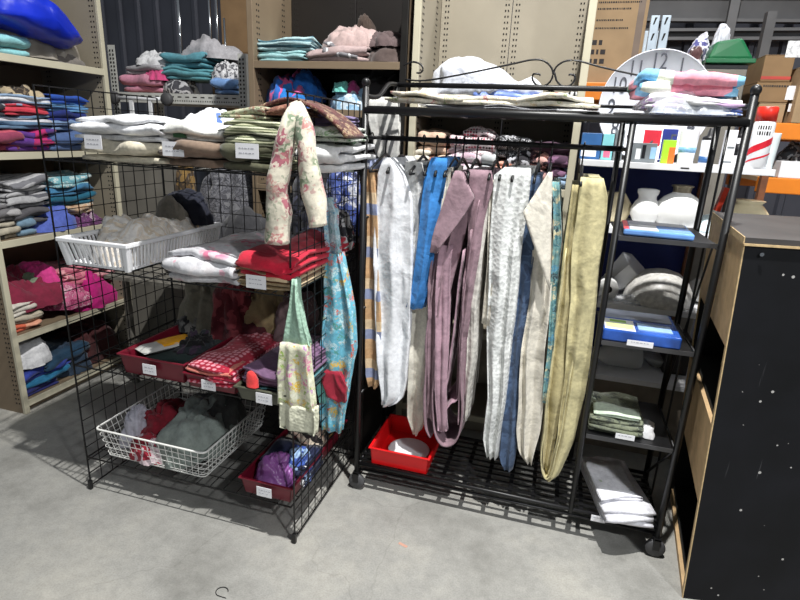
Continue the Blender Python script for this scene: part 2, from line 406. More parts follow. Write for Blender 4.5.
def drape(name, label, cat, mat, rows, y, depth=.3, pleats=3, amp=.012, group=None, mat_part=None, tuck=.0, lean=0, top_close=True):
    """cloth hanging down: outline rows (py, xl, xr) seen on plane y; closed pleated body running back by depth"""
    pts = []
    pleats = max(.7, pleats*.75)
    for (py, xl, xr) in rows:
        a, b = at(xl, py, y=y), at(xr, py, y=y); pts.append(((a.z+b.z)/2, a.x, b.x))
    o0 = Vector(((pts[0][1]+pts[0][2])/2, y, pts[-1][0])); SEED[0] += 1; sd = SEED[0]
    nr = max(10, int((pts[0][0]-pts[-1][0])/.03)); NF, NB = 26, 12
    def interp(t):
        z = pts[0][0]+(pts[-1][0]-pts[0][0])*t
        for (z1, a1, b1), (z2, a2, b2) in zip(pts, pts[1:]):
            if z >= z2-1e-6:
                f = (z1-z)/max(1e-6, z1-z2); return z, a1+(a2-a1)*f, b1+(b2-b1)*f
        return pts[-1]
    def fn(u, v):
        z, a, b = interp(u); d = depth*(1-.25*u)
        j = v*(NF*2+NB*2)
        if j <= NF: s, yy = j/NF, 0.; pl = tri(s*pleats*1.5*PI+nz((z, s, 0), 2, sd)*2.6)
        elif j <= NF+NB: s, yy = 1., (j-NF)/NB; pl = 0
        elif j <= 2*NF+NB: s, yy = 1-(j-NF-NB)/NF, 1.; pl = math.sin(s*pleats*2*PI)
        else: s, yy = 0., 1-(j-2*NF-NB)/NB; pl = 0
        am = amp*(.35+.65*min(1, u*3))
        x = a+(b-a)*s; yv = yy*d + (pl*am if yy in (0., 1.) else 0) + lean*u
        if 0 < yy < 1: x += math.sin(yy*PI*3+sd)*amp*.6*(1 if s > .5 else -1)*min(1, u*3) - (.25*(b-a)*math.sin(yy*PI)*(1 if s > .5 else -1))*.2
        x += nz((x*.3, z, yv*.3), 4, sd)*.012
        cw = nz((x, z, 0), 5, sd+4); yv += nz((x, z*.6, yv*.3), 5, sd+1)*.02 - .010*max(0, 1-abs(cw)*9)*math.sin(u*PI)
        zz = z + (nz((x, yv, sd), 9, sd)*.012 if u > .9 else 0)
        return (x-o0.x, yv, zz-o0.z)
    mb = MB().grid(fn, nr, NF*2+NB*2, wrap=True); w_ = NF*2+NB*2
    mb.f.append(tuple(range(w_)))
    mb.f.append(tuple(nr*w_+j for j in range(w_))[::-1])
    if mat_part: return mb.build(name, mat, mat_part, True, o0 - mat_part.location)
    return tag(mb.build(name, mat, None, True, o0), label, cat, group)
def ribbon(name, mat, path, y, depth, th=.004, parent=None, label=None, cat=None, group=None, seed=1, wave=.006, mz=None):
    """cloth seen edge-on: a path in the XZ plane (pixels) run back by depth"""
    P_ = [at(px, py, y=y) for px, py in path]; o0 = P_[0].copy()
    fine = []
    for i in range(len(P_)-1):
        p0, p1, p2, p3 = P_[max(0, i-1)], P_[i], P_[i+1], P_[min(len(P_)-1, i+2)]
        for k in range(4):
            t = k/4
            fine.append(.5*((2*p1)+(p2-p0)*t+(2*p0-5*p1+4*p2-p3)*t*t+(3*p1-p0-3*p2+p3)*t**3))
    fine.append(P_[-1]); k = len(fine)-1
    def fn(u, v):
        p = fine[int(round(u*k))]; yy = v*depth
        return (p.x-o0.x+math.sin(yy*13+seed+u*2)*wave+nz((yy, p.z, p.x), 7, seed)*.008, yy+nz((p.z, yy, seed), 6, seed)*.02, p.z-o0.z)
    mb = MB().grid(fn, k, 10)
    o = mb.build(name, mat, parent, True, o0-(parent.location if parent else Vector((0, 0, 0))), solid=th)
    if label: tag(o, label, cat, group)
    return o
def card(parent, p, wd=.07, ht=.045, tilt=0, name='price_card', lines=2):
    """small paper card with pencilled scribble, p relative to parent; faces -Y"""
    o = MB().box((-wd/2, -.001, -ht/2), (wd/2, .001, ht/2)).build(name, PAPER, parent, loc=p)
    o.rotation_euler = (tilt, 0, 0)
    mb = MB(); rnd = random.Random(int(wd*9000)+int(p[0]*1000))
    for i in range(lines):
        x = -wd*.35; zc = ht*(.18-.32*i)
        while x < wd*.3:
            l = rnd.uniform(.004, .012); mb.box((x, -.0016, zc-.0012), (x+l, -.0011, zc+.0012)); x += l+.004
    mb.build('writing', plain('pencil_grey', (165, 165, 175), .8, 0, .05, 10, 0), o)
    return o

# ================================================================== SETTING
fl = MB().box((-6, -2.5, -.05), (5, 8, 0)).build('floor', concrete()); struct(fl)
mb = MB(); xx = -6.; prof = []
while xx < 5:
    prof += [(xx, 0), (xx+.155, 0), (xx+.17, -.03), (xx+.205, -.03)]; xx += .22
for (x1, y1), (x2, y2) in zip(prof, prof[1:]):
    mb.quad((x1, 5+y1, 0), (x2, 5+y2, 0), (x2, 5+y2, 5), (x1, 5+y1, 5))
mb.box((-6, 5.01, 0), (5, 5.05, 5)); struct(mb.build('wall_back', CORR))
def beam(p, q, h, d, name):
    """steel wall girt with two flanges"""
    p, q = Vector(p), Vector(q); up = Vector((0, 0, 1)); b = Vector((0, 1, 0)); mb = MB()
    for z0, z1, y0, y1 in ((0, h, .0, .01), (0, .02, -d, 0), (h-.02, h, -d, 0)):
        mb.hexa([p+up*z0+b*y0, q+up*z0+b*y0, q+up*z0+b*y1, p+up*z0+b*y1, p+up*z1+b*y0, q+up*z1+b*y0, q+up*z1+b*y1, p+up*z1+b*y1])
    return struct(mb.build(name, STEELBM))
a, b_ = at(640, 22, y=4.9), at(830, 27, y=4.9)
beam((.3, 4.9, a.z-.0), (3.5, 4.9, a.z-.06), .2, .06, 'trim_1')
beam((.3, 4.9, at(730, 38, y=4.9).z-.02), (3.5, 4.9, at(730, 38, y=4.9).z-.02), .08, .05, 'trim_2')
a = at(733, 15, y=4.75); a2 = at(731, 60, y=4.75)
struct(MB().box((a.x-.03, 4.75, 1.9), (a.x+.03, 4.8, 3.3)).build('trim_3', STEELBM))

# ================================================================== GONDOLA SHELVING
def holes(mb, cols, z0, z1, step, fx):
    for c in cols:
        z = z0
        while z < z1: mb.box(*fx(c, z)); z += step
def gondola_x(name, label, x0, x1, y0, y1, H, shelves, lipm, sidem, backm, shelfm, basez=.09):
    """shelving that faces us: opening in plane y0"""
    t = thing(name, label, 'shelving', (x0, y0, 0)); W = x1-x0; D = y1-y0
    for sx, nm in ((0, 'side_panel'), (W-.025, 'side_panel')):
        MB().box((sx, .012, 0), (sx+.025, D, H)).build(nm, sidem, t, bevel=.002)
        u = MB().box((sx-.004, -.004, 0), (sx+.03, .016, H)).build('upright', plain('black_upright', (34, 32, 30), .4, .3, .2) if (backm is BROWN and sx > 0) else lipm, t, bevel=.003)
        mh = MB(); xx = sx+.0255 if sx == 0 else sx-.0005
        for cc in (.05, .07, D-.12, D-.10):
            z = 1.1
            while z < H-.05: mh.box((xx-.0012, cc-.004, z-.004), (xx+.0012, cc+.004, z+.004)); z += .028
        h = mh.build('peg_holes', HOLE, t); h['kind'] = 'stuff'
    half = (W-.05)/2
    for k in range(2):
        MB().box((.025+k*(half)+.001, D-.012, .02), (.025+(k+1)*half-.002, D, H)).build('back_panel', backm, t, bevel=.002)
    mh = MB()
    for cc in (.05, .065, W/2-.035, W/2-.02, W/2+.02, W/2+.035, W-.065, W-.05):
        z = 1.1
        while z < H-.05: mh.box((cc-.0035, D-.0135, z-.0045), (cc+.0035, D-.0115, z+.0045)); z += .028
    h = mh.build('peg_holes', HOLE, t); h['kind'] = 'stuff'
    for z, dd in shelves:
        s = MB().box((.027, .01, z-.012), (W-.027, dd, z)).build('shelf', shelfm, t)
        MB().box((.027, -.002, z-.035), (W-.027, .01, z+.001)).build('shelf_lip', lipm, s, bevel=.002)
    MB().box((.027, .02, 0), (W-.027, .03, basez)).build('kick_plate', backm, t)
    return t
BRX0, BRX1, GY = -1.672, -.806, 2.75
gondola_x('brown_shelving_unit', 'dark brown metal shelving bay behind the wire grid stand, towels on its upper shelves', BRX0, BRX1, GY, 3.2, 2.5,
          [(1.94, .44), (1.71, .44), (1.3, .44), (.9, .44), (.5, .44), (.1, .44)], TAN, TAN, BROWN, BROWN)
gondola_x('beige_shelving_unit', 'beige perforated metal shelving bay directly behind the garment rack', -.77, .045, GY, 3.2, 2.5,
          [(1.735, .44), (1.38, .44), (1.0, .44), (.6, .44), (.1, .44)], BEIGE2, BEIGE, BEIGE, BEIGE)
# left gondola facing +X
LX, LY0, LY1 = -2.735, 2.03, 2.885
def gondola_left():
    t = thing('beige_shelving_unit', 'beige metal shelving unit along the left edge, five shelves of folded cloths', 'shelving', (LX, LY0, 0)); D = .5; L = LY1-LY0; H = 2.5
    for y in (0, L-.02):
        MB().box((-D, y, 0), (-.012, y+.02, H)).build('side_panel', TAN if y == 0 else BEIGE, t)
        MB().box((-.016, y-.004, 0), (.004, y+.026, H)).build('upright', BEIGE2, t, bevel=.003)
        mh = MB(); yy = y-.0006
        for cc in (-.035, -.055, -D+.06, -D+.08):
            z = .06
            while z < H-.05: mh.box((cc-.004, yy-.001, z-.004), (cc+.004, yy+.001, z+.004)); z += .028
        h = mh.build('peg_holes', HOLE, t); h['kind'] = 'stuff'
    MB().box((-D, .02, .02), (-D+.012, L-.02, H)).build('back_panel', TAN, t)
    for z in (1.90, 1.425, .98, .46, .075):
        s = MB().box((-D+.012, .022, z-.012), (-.01, L-.022, z)).build('shelf', TAN, t)
        MB().box((-.01, .022, z-.036), (.002, L-.022, z+.001)).build('shelf_lip', BEIGE2, s, bevel=.002)
    MB().box((-.05, .022, 0), (-.04, L-.022, .045)).build('kick_plate', TAN, t)
gondola_left()

# slotted angle rack, far left
def slotted():
    y0, y1 = 3.3, 3.75; xl, xr = -3.1, -2.03
    t = thing('slotted_steel_rack', 'grey slotted-angle steel rack with towels on top, far left behind the shelving', 'rack', (xl, y0, 0)); W = xr-xl; D = y1-y0
    zt = [(1.80, 2.03), (1.37, 0), (.75, 0), (.2, 0)]
    def angle(x, y, h, sx, sy_):
        mb = MB().box((min(x, x+sx*.058), y, 0), (max(x, x+sx*.058), y+.003*sy_, h)) if sy_ > 0 else MB().box((min(x, x+sx*.058), y-.003, 0), (max(x, x+sx*.058), y, h))
        mb.box((x-.0015, min(y, y+sy_*.045), 0), (x+.0015, max(y, y+sy_*.045), h)); p = mb.build('post', GALV, t)
        mh = MB(); z = .04
        while z < h-.02:
            for dx in (.018, .042): mh.box((x+sx*dx-.004, y-.004, z-.006), (x+sx*dx+.004, y+.0042, z+.006))
            z += .025
        q = mh.build('slots', HOLE, p); q['kind'] = 'stuff'
    for x, sx in ((0, 1), (W, -1)):
        angle(x, 0, 2.05 if x else 2.1, sx, 1); angle(x, D, 2.1, sx, -1)
    for z, _ in zt:
        MB().box((0, .003, z-.003), (W, D-.003, z)).build('shelf_board', CARD2 if z > 1 else GALV, t)
        for y in (.004, D-.007):
            b = MB().box((0, y-.005, z-.065), (W, y-.002, z)).build('shelf_rail', GALV, t)
            if y < .1:
                mh = MB(); x = .06
                while x < W-.05:
                    mh.box((x, y-.0062, z-.025), (x+.03, y-.0048, z-.018)); x += .06
                x = .05
                while x < W-.05: mh.box((x, y-.0062, z-.05), (x+.007, y-.0048, z-.042)); x += .018
                q = mh.build('slots', HOLE, b); q['kind'] = 'stuff'
slotted()
SLY = ('y', 3.34)
bl_teal = fabric('teal_towel', (96, 160, 170)); wht = fabric('white_cotton', (226, 226, 228)); off = fabric('off_white_cloth', (216, 210, 198))
grylt = fabric('light_grey_cloth', (178, 176, 180)); pnk = fabric('pink_cloth', (222, 152, 176)); dgrey = fabric('dark_grey_cloth', (62, 62, 66))
Z1 = 1.803
folded('towel', 'towel', 'pale pink folded towel at the left end of the slotted rack top', pnk, (121, 74, 160, 87), SLY, .3, 2, Z1)
folded('towel', 'towel', 'white towels lying on the pale pink towel of the slotted rack', grylt, (124, 64, 162, 74), SLY, .3, 2, at(140, 74, y=3.34).z)
heap('towel', 'towel', 'crumpled white towel topmost at the left of the slotted rack', wht, (130, 54, 160, 65), SLY, .25, at(140, 65, y=3.34).z)
heap('towel', 'towel', 'bright pink cloth tucked between the pink and teal towels', fabric('hot_pink', (226, 84, 140)), (141, 68, 163, 80), ('y', 3.325), .1, at(150, 80, y=3.325).z)
heap('cushion_cover', 'cloth', 'black and white crumpled cloth beneath the teal towels', fabric('bw_cloth', (170, 170, 172), 'blotch', [(60, 60, 66), (190, 190, 192), (70, 70, 76)], 14), (158, 76, 186, 89), SLY, .2, Z1)
folded('towel', 'towel', 'lower teal bath towel of the pile on the slotted rack', bl_teal, (160, 67, 208, 80), ('y', 3.36), .32, 3, at(183, 79, y=3.34).z)
folded('towel', 'towel', 'upper teal bath towel of the pile on the slotted rack', fabric('teal_towel_b', (88, 150, 164)), (163, 53, 203, 68), ('y', 3.36), .3, 2, at(183, 67, y=3.36).z)
heap('towel', 'towel', 'pale grey towel thrown over the teal towels', grylt, (172, 42, 228, 60), ('y', 3.42), .3, at(195, 58, y=3.42).z)
heap('cloth', 'cloth', 'white lettered cloth at the right of the teal towels', fabric('lettered', (206, 206, 208), 'blotch', [(90, 90, 96), (214, 214, 216), (214, 214, 216)], 30), (207, 64, 233, 81), SLY, .2, at(220, 81, y=3.34).z)
folded('cloth', 'cloth', 'small light blue folded cloth at the right end of the slotted rack', fabric('sky_blue', (120, 160, 214)), (212, 79, 236, 88), ('y', 3.325), .2, 2, Z1-.0)
# steel rods standing behind
for i, (px, top) in enumerate(((182, -30), (212, -30), (219, -30), (226, 18))):
    p = at(px, 60, y=3.72); zt = min(2.95, at(px, top, y=3.72).z)
    o = MB().tube([(0, 0, 0), (0, 0, zt-Z1)], .012 if i == 0 else .008, 8).build('steel_rod', CHROME, None, True, (p.x, 3.72, Z1))
    tag(o, ['thick shiny steel rod standing behind the teal towels', 'shiny steel rod left of a close group of three', 'shiny steel rod in the middle of a close group of three', 'shortest shiny steel rod beside the tall cardboard box'][i], 'rod')
# tall cardboard box behind
def carton(name, label, x0, x1, y0, y1, z0, z1, mat, tapex=None, rz=0, scr=None, stripe=None):
    t = thing(name, label, 'box', ((x0+x1)/2, (y0+y1)/2, z0), rz); W, D, H = x1-x0, y1-y0, z1-z0
    MB().box((-W/2, -D/2, 0), (W/2, D/2, H-.004)).build('carton', mat, t, bevel=.004)
    MB().box((-W/2, -D/2, H-.003), (W/2, -.002, H+.001)).build('flap', mat, t); MB().box((-W/2, .002, H-.003), (W/2, D/2, H+.001)).build('flap', mat, t)
    if tapex is not None: MB().box((tapex-.02, -D/2-.0012, 0), (tapex+.02, -D/2-.0004, H)).build('tape', TAPE, t)
    if stripe: MB().box((-W/2, -D/2-.0012, H*stripe), (W/2, -D/2-.0004, H*(stripe+.12))).build('tape', plain('red_tape', (180, 60, 48), .4), t)
    if scr:
        mb = MB(); rnd = random.Random(int(x0*100)+5)
        for (rx, rz0, wd, hh) in scr:
            x = rx*W-W/2
            while x < rx*W-W/2+wd:
                l = rnd.uniform(.4, 1.1)*hh; mb.box((x, -D/2-.0013, H*rz0-hh/2), (x+l, -D/2-.0005, H*rz0+hh/2)); x += l+hh*.4
        mb.build('printing', INK, t)
    return t
carton('cardboard_box', 'tall brown cardboard box standing between the slotted rack and the brown shelving', -2.56, -2.27, 3.86, 4.15, .0, 2.13, CARD, scr=[(.25, .955, .10, .012), (.25, .94, .08, .01)])
carton('cardboard_box', 'second brown cardboard box stacked on the tall box beside the brown shelving', -2.57, -2.26, 3.86, 4.15, 2.132, 2.6, CARD)
MB().box((-3.1, 3.18, 0), (-2.52, 3.2, 1.40)).build('grey_board', GREYBOARD); tag(bpy.data.objects['grey_board'], 'grey flat board standing upright behind the wire grid stand', 'board')

# ---- white trolley frame in front of the slotted rack
def trolley():
    y = 3.235; a, b = at(114, 96, y=y), at(167, 101, y=y)
    t = thing('trolley_frame', 'white metal tube frame with round black ends below the slotted shelf', 'trolley', ((a.x+b.x)/2, y, 0)); hw = (b.x-a.x)/2; z = (a.z+b.z)/2
    MB().tube([(-hw, 0, z), (hw, 0, z)], .013, 8).build('cross_tube', WPLAS, t, True)
    for s in (-1, 1):
        MB().lathe([(.036, -.02), (.042, -.01), (.042, .01), (.036, .02), (.018, .022)], (s*hw, 0, z), 16, 'y').build('end_disc', RUBBER, t, True)
    for s in (-.35, .35): MB().box((s*hw-.014, -.006, 0), (s*hw+.014, .006, z)).build('leg', WPLAS, t)
trolley()

# dark bags and blankets behind the grid stand (on the lower slotted shelf)
yy = 2.75
heap('blanket', 'blanket', 'silvery grey crumpled blanket on the low table behind the grid stand', fabric('silver_grey', (96, 96, 102), 'blotch', [(60, 60, 66), (110, 110, 116), (78, 78, 84), (122, 122, 126)], 24), (184, 176, 262, 250), ('y', 2.78), .3, .745, rough=.9)
t = MB().box((-2.5, 2.45, .72), (-1.69, 3.15, .74)).build('low_table', GREYBOARD); tag(t, 'low grey trestle table hidden behind the grid stand', 'table')
for sx in (-2.47, -1.78):
    for sy2 in (2.58, 3.12): MB().box((sx-.015, sy2-.015, 0), (sx+.015, sy2+.015, .72)).build('leg', GREYBOARD, t)
heap('blanket', 'blanket', 'dark charcoal blanket heaped behind the grey and white tablecloth', dgrey, (190, 222, 268, 262), ('y', 2.5), .25, .745, rough=.8)
heap('cloth', 'cloth', 'brown patterned cloth behind the navy garment', fabric('brown_pat', (96, 74, 44), 'blotch', [(60, 46, 30), (128, 100, 52)], 20), (166, 172, 186, 200), ('y', 2.55), .15, .745)
# ------------------------------------------------------------------ towels on the brown unit
BY = ('y', 2.79)
def zt(px, py, y=2.79): return at(px, py, y=y).z
Z = 1.942
folded('towel', 'towel', 'pale aqua towel at the left end of the top brown shelf', fabric('aqua', (160, 204, 206)), (258, 50, 303, 61), BY, .3, 3, Z)
folded('towel', 'towel', 'striped aqua and white towel on top of the pale aqua towel', fabric('aqua_st', (178, 210, 214), 'stripe', [(70, 110, 124)], 40, 2, .6), (256, 37, 310, 50), BY, .3, 3, zt(280, 50))
folded('towel', 'towel', 'large dusty pink towel folded over itself on the brown shelf', fabric('dusty_pink', (178, 156, 154)), (306, 44, 366, 66), ('y', 2.76), .3, 2, Z, sag=.3, tilt=.12)
heap('towel', 'towel', 'dusty pink towel draped on the pile of the brown shelf', fabric('dusty_pink_b', (188, 164, 160)), (316, 26, 374, 47), BY, .3, zt(346, 46), rough=.25)
folded('towel', 'towel', 'small grey towel with white bands tucked under the dusty pink towel', fabric('grey_band', (124, 122, 126), 'stripe', [(214, 214, 216)], 16, 0, .82), (322, 46, 358, 61), ('y', 2.765), .2, 3, Z, tilt=-.3)
heap('towel', 'towel', 'dark brown crumpled towel at the right of the top brown shelf', fabric('choc', (84, 70, 66)), (364, 44, 404, 63), ('y', 2.765), .3, Z)
heap('towel', 'towel', 'plum brown towel topmost at the right of the brown shelf', fabric('plum', (96, 80, 80)), (363, 33, 402, 47), ('y', 2.79), .26, zt(380, 46))
heap('towel', 'towel', 'brown towel peak behind the dusty pink towels', fabric('choc2', (70, 56, 48)), (350, 20, 374, 36), ('y', 3.0), .15, Z, rough=.4)
Z = 1.712
heap('cloth', 'cloth', 'bright blue crumpled cloth with pink patch, second brown shelf', fabric('blu_pk', (40, 104, 190), 'blotch', [(40, 104, 190), (214, 90, 150), (30, 120, 200)], 9), (258, 80, 305, 106), BY, .3, Z)
heap('cloth', 'cloth', 'vivid blue garment bunched on the second brown shelf', fabric('viv_blue', (30, 110, 200)), (284, 74, 312, 98), ('y', 2.85), .25, zt(290, 100, 2.85))
heap('bag', 'bag', 'clear light blue plastic bag of linen on the second brown shelf', fabric('ice_blue', (170, 200, 222), 'blotch', [(140, 178, 206), (206, 222, 234)], 14, rough=.3), (322, 92, 362, 110), BY, .3, Z)
heap('cloth', 'cloth', 'mint green cloth ball above the light blue plastic bag', fabric('mint', (110, 190, 180)), (330, 82, 346, 92), BY, .12, zt(338, 92))
heap('cloth', 'cloth', 'magenta crumpled cloth beside the mint cloth', fabric('magenta', (150, 50, 110)), (343, 82, 354, 92), ('y', 2.82), .12, zt(348, 93))
heap('cloth', 'cloth', 'black crumpled cloth in the corner of the second brown shelf', fabric('blk', (28, 26, 28)), (352, 76, 400, 108), ('y', 2.86), .25, Z)
# ------------------------------------------------------------------ linen on the beige unit (seen under the rack top)
Z = 1.512; WY = ('y', 2.79)
folded('towel', 'towel', 'cream folded towel at the left of the beige shelf under the rack top', fabric('cream_t', (216, 184, 160)), (418, 130, 446, 141), WY, .3, 2, Z)
folded('towel', 'towel', 'small white towel with pink spots beside the polka dot roll', fabric('wh_pk', (220, 198, 200), 'dots', [(190, 110, 130)], 60, thr=.25), (450, 134, 464, 141), WY, .3, 2, Z)
folded('towel', 'towel', 'white rolled cloth with red polka dots on the beige shelf', fabric('polka', (232, 218, 220), 'dots', [(176, 60, 84), (60, 30, 40)], 70, thr=.35), (462, 127, 495, 142), ('y', 2.775), .3, 3, Z, sag=.5)
folded('cloth', 'cloth', 'black cloth with white patterned border on the beige shelf', fabric('bw_border', (26, 26, 30), 'floral', [(222, 222, 226), (24, 24, 28)], 60, thr=.4), (497, 135, 531, 146), WY, .3, 2, Z-.0)
folded('cloth', 'cloth', 'dark plum folded cloth at the right of the beige shelf', fabric('plum_d', (84, 58, 76)), (531, 141, 570, 151), WY, .3, 2, Z-.0)
for o in [x for x in bpy.data.objects if x.get('category') in ('towel', 'cloth') and False]: pass
Z = 1.382
def zw(px, py): return at(px, py, y=2.79).z
row = [((412, 152, 430, 166), 'white_c2', (226, 220, 206), None, 'white folded napkin above the ochre cloth at far left of the lower beige shelf'),
       ((428, 146, 447, 168), 'peach_c', (212, 164, 130), [(190, 120, 96), (222, 196, 170)], 'peach and orange patterned bundle on the lower beige shelf'),
       ((447, 146, 481, 170), 'pale_pk', (218, 196, 206), [(232, 222, 228), (204, 176, 190)], 'pale pink patterned linen pile behind the blue garment'),
       ((481, 150, 497, 166), 'pale_gr', (200, 204, 206), None, 'pale grey napkin pile on the lower beige shelf'),
       ((494, 158, 512, 172), 'coral', (220, 150, 126), [(228, 176, 156), (206, 128, 104)], 'coral folded cloth between the grey napkins and black scarf'),
       ((505, 150, 530, 172), 'bw2', (40, 38, 44), [(190, 190, 196), (32, 30, 36)], 'black and white patterned scarf pile on the lower beige shelf'),
       ((530, 152, 548, 172), 'rose2', (206, 150, 146), [(60, 40, 50), (216, 170, 162)], 'rose and black patterned cloth right of the scarf pile'),
       ((548, 150, 570, 166), 'purp2', (96, 62, 92), [(130, 92, 122), (70, 44, 66)], 'purple patterned cloth near the right beige upright'),
       ((558, 166, 570, 181), 'bluew', (160, 186, 214), None, 'pale blue folded cloth beside the right beige upright')]
for i, (r, nm, c, cols, lb) in enumerate(row):
    z0 = Z if r[3] > 165 else zw((r[0]+r[2])/2, r[3])
    r = (r[0], 146, r[2], r[3]) if r[1] < 155 else r
    folded('folded_cloth', 'cloth', lb, fabric(nm, c, 'blotch' if cols else None, cols or (), 22), r, WY, .3, 4, z0, sag=.2, group=None)
# ================================================================== LEFT GONDOLA CONTENTS
LP = ('x', LX-.03)
def zl(px, py): return at(px, py, x=LX-.03).z
Z = 1.902
def bag_blue():
    m = plain('blue_glossy_bag', (24, 48, 190), .3, 0, .25, 4, .5, .02)
    puff('plastic_bag', 'bag', 'large glossy royal blue plastic bag on the top left shelf', m, [(0, -22), (40, -14), (62, 0), (82, 20), (98, 43), (84, 49), (60, 40), (34, 28), (0, 12)], ('x', LX+.10), .34, .012, 4, .85)
bag_blue()
folded('towel', 'towel', 'pale aqua towel at the left edge under the blue bag', fabric('aqua2', (150, 214, 220)), (-30, 30, 30, 52), LP, .35, 2, Z)
heap('pillow', 'pillow', 'grey-beige pillow in plastic under the blue bag', plain('wrapped_beige', (150, 144, 134), .3, 0, .2, 6, .4, .01), (0, 20, 88, 52), ('x', LX-.05), .3, Z+.01, rough=.3)
heap('cloth', 'cloth', 'grey cloth flattened under the beige wrapped pillow', fabric('g3', (120, 114, 108)), (40, 50, 100, 64), LP, .3, Z, rough=.3)
Z = 1.427
M = fabric
L2 = [ # rect, mat, label   (pile A left, from the bottom)
 ((-22, 128, 22, 143), M('rose_plum', (150, 60, 90), 'stripe', [(190, 80, 100)], 14, 1, .6), 'rose striped cloth bottom of the left pile on the second left shelf', 2),
 ((10, 128, 56, 143), M('violet', (96, 50, 140), 'blotch', [(96, 50, 140), (190, 40, 110)], 10), 'violet and magenta folded cloth at the bottom beside the blue pile', 3),
 ((-20, 115, 50, 129), M('steel_b', (100, 130, 160), 'stripe', [(206, 206, 214)], 18, 2, .7), 'steel blue folded cloth under the scarlet cloth', 3),
 ((4, 105, 48, 116), M('scarlet', (208, 60, 78)), 'scarlet folded cloth in the left pile, second left shelf', 3),
 ((-22, 105, 6, 116), M('bw4', (50, 52, 62), 'blotch', [(180, 180, 186), (50, 50, 60)], 16), 'black and white cloth at the far left edge beside the scarlet cloth', 2),
 ((-20, 96, 50, 106), M('pale_blue4', (150, 176, 206), 'stripe', [(220, 222, 226)], 22, 2, .6), 'pale blue and cream folded cloth topmost of the left pile', 3),
 ((51, 130, 88, 144), M('denim4', (78, 104, 152)), 'denim blue folded cloth at the bottom of the right pile, second left shelf', 2),
 ((51, 121, 88, 131), M('lt_denim', (122, 150, 190)), 'light denim folded cloth above the denim blue one', 2),
 ((49, 111, 87, 122), M('navy4', (26, 44, 120)), 'navy folded cloth in the right pile, second left shelf', 2),
 ((52, 103, 87, 112), M('sky4', (104, 158, 208)), 'sky blue folded cloth under the cobalt one', 3),
 ((53, 96, 88, 104), M('cobalt', (38, 84, 180)), 'cobalt blue folded cloth topmost of the right pile', 2)]
for r, m, lb, n in L2:
    folded('folded_cloth', 'cloth', lb, m, r, LP, .32, n, Z if r[3] > 140 else zl((r[0]+r[2])/2, r[3]))
heap('cloth', 'cloth', 'brown and cream crumpled cloth on top of the left pile, second left shelf', M('brn_cr', (130, 112, 88), 'blotch', [(60, 50, 42), (190, 172, 140)], 18), (14, 88, 50, 97), LP, .3, zl(30, 98))
Z = .982
L3 = [((-24, 222, 22, 240), M('str_cream', (176, 168, 150), 'stripe', [(70, 66, 62)], 26, 1, .7), 'cream and charcoal striped towel bottom left of the third shelf', 3),
 ((-24, 206, 20, 223), M('str_grey', (110, 108, 110), 'stripe', [(170, 168, 168)], 22, 1, .6), 'dark grey striped towel in the left pile, third shelf', 3),
 ((14, 208, 48, 224), M('grey_dk', (88, 86, 90)), 'charcoal folded towel beside the striped ones, third shelf', 2),
 ((8, 190, 50, 208), M('lt_str', (176, 176, 178), 'stripe', [(96, 96, 102)], 20, 1, .8), 'light grey towel with dark stripes on the third shelf', 3),
 ((10, 177, 48, 191), M('lt_str2', (168, 168, 172), 'stripe', [(110, 110, 116), (200, 200, 202), (176, 176, 178)], 16, 1, .8), 'light grey striped towel topmost of the third shelf', 2),
 ((18, 216, 38, 231), M('dusty_b', (120, 150, 172)), 'small dusty blue cloth at the front of the third shelf', 2),
 ((66, 204, 94, 214), M('peach_w', (214, 186, 156), 'floral', [(224, 214, 200), (200, 150, 110)], 26), 'peach and white folded cloth in the right pile of the third shelf', 2),
 ((52, 194, 94, 205), M('teal_dk', (22, 96, 122)), 'dark teal folded cloth in the right pile of the third shelf', 2),
 ((52, 186, 92, 195), M('teal_bl', (60, 120, 160)), 'teal blue folded cloth above the dark teal one', 2),
 ((54, 175, 92, 187), M('aqua_fl', (120, 180, 190), 'floral', [(220, 226, 222), (90, 150, 170)], 30), 'aqua floral folded cloth topmost of the right pile, third shelf', 2)]
for r, m, lb, n in L3:
    folded('folded_cloth', 'cloth', lb, m, r, LP, .34, n, Z if r[3] > 228 else zl((r[0]+r[2])/2, r[3]), tilt=.12)
heap('cloth', 'cloth', 'periwinkle blue crumpled cloth in the middle of the third shelf', M('peri', (92, 112, 200)), (34, 206, 86, 226), ('x', LX-.01), .3, Z, rough=.3)
heap('cloth', 'cloth', 'purple patterned cloth at the right front of the third shelf', M('purp5', (110, 60, 110), 'floral', [(190, 170, 180), (70, 30, 70)], 24), (78, 214, 108, 226), ('x', LX-.01), .2, Z)
heap('cloth', 'cloth', 'black garment at the dark left end of the third shelf', M('blk', (28, 26, 28)), (-40, 168, 8, 206), ('x', LX-.15), .2, 1.1)
Z = .462
L4 = [((8, 322, 42, 337), M('orange_pat', (206, 96, 66), 'blotch', [(206, 96, 66), (224, 160, 130)], 14), 'orange folded cloth at the front of the fourth left shelf', 2),
 ((6, 314, 45, 324), M('cream5', (190, 180, 160)), 'cream folded cloth just above the orange one', 2),
 ((5, 304, 38, 315), M('white5', (214, 208, 196)), 'off-white folded cloth under the crimson cloth, fourth left shelf', 3)]
for r, m, lb, n in L4: folded('folded_cloth', 'cloth', lb, m, r, LP, .34, n, Z if r[3] > 330 else zl((r[0]+r[2])/2, r[3]))
heap('tablecloth', 'tablecloth', 'large crimson tablecloth spread over the fourth left shelf', M('crimson', (126, 26, 56)), (0, 284, 80, 320), ('x', LX-.02), .42, .56, rough=.3)
heap('cloth', 'cloth', 'sage green cloth behind the crimson tablecloth', M('sage', (120, 136, 112)), (30, 276, 76, 300), ('x', LX-.12), .28, .63, rough=.35)
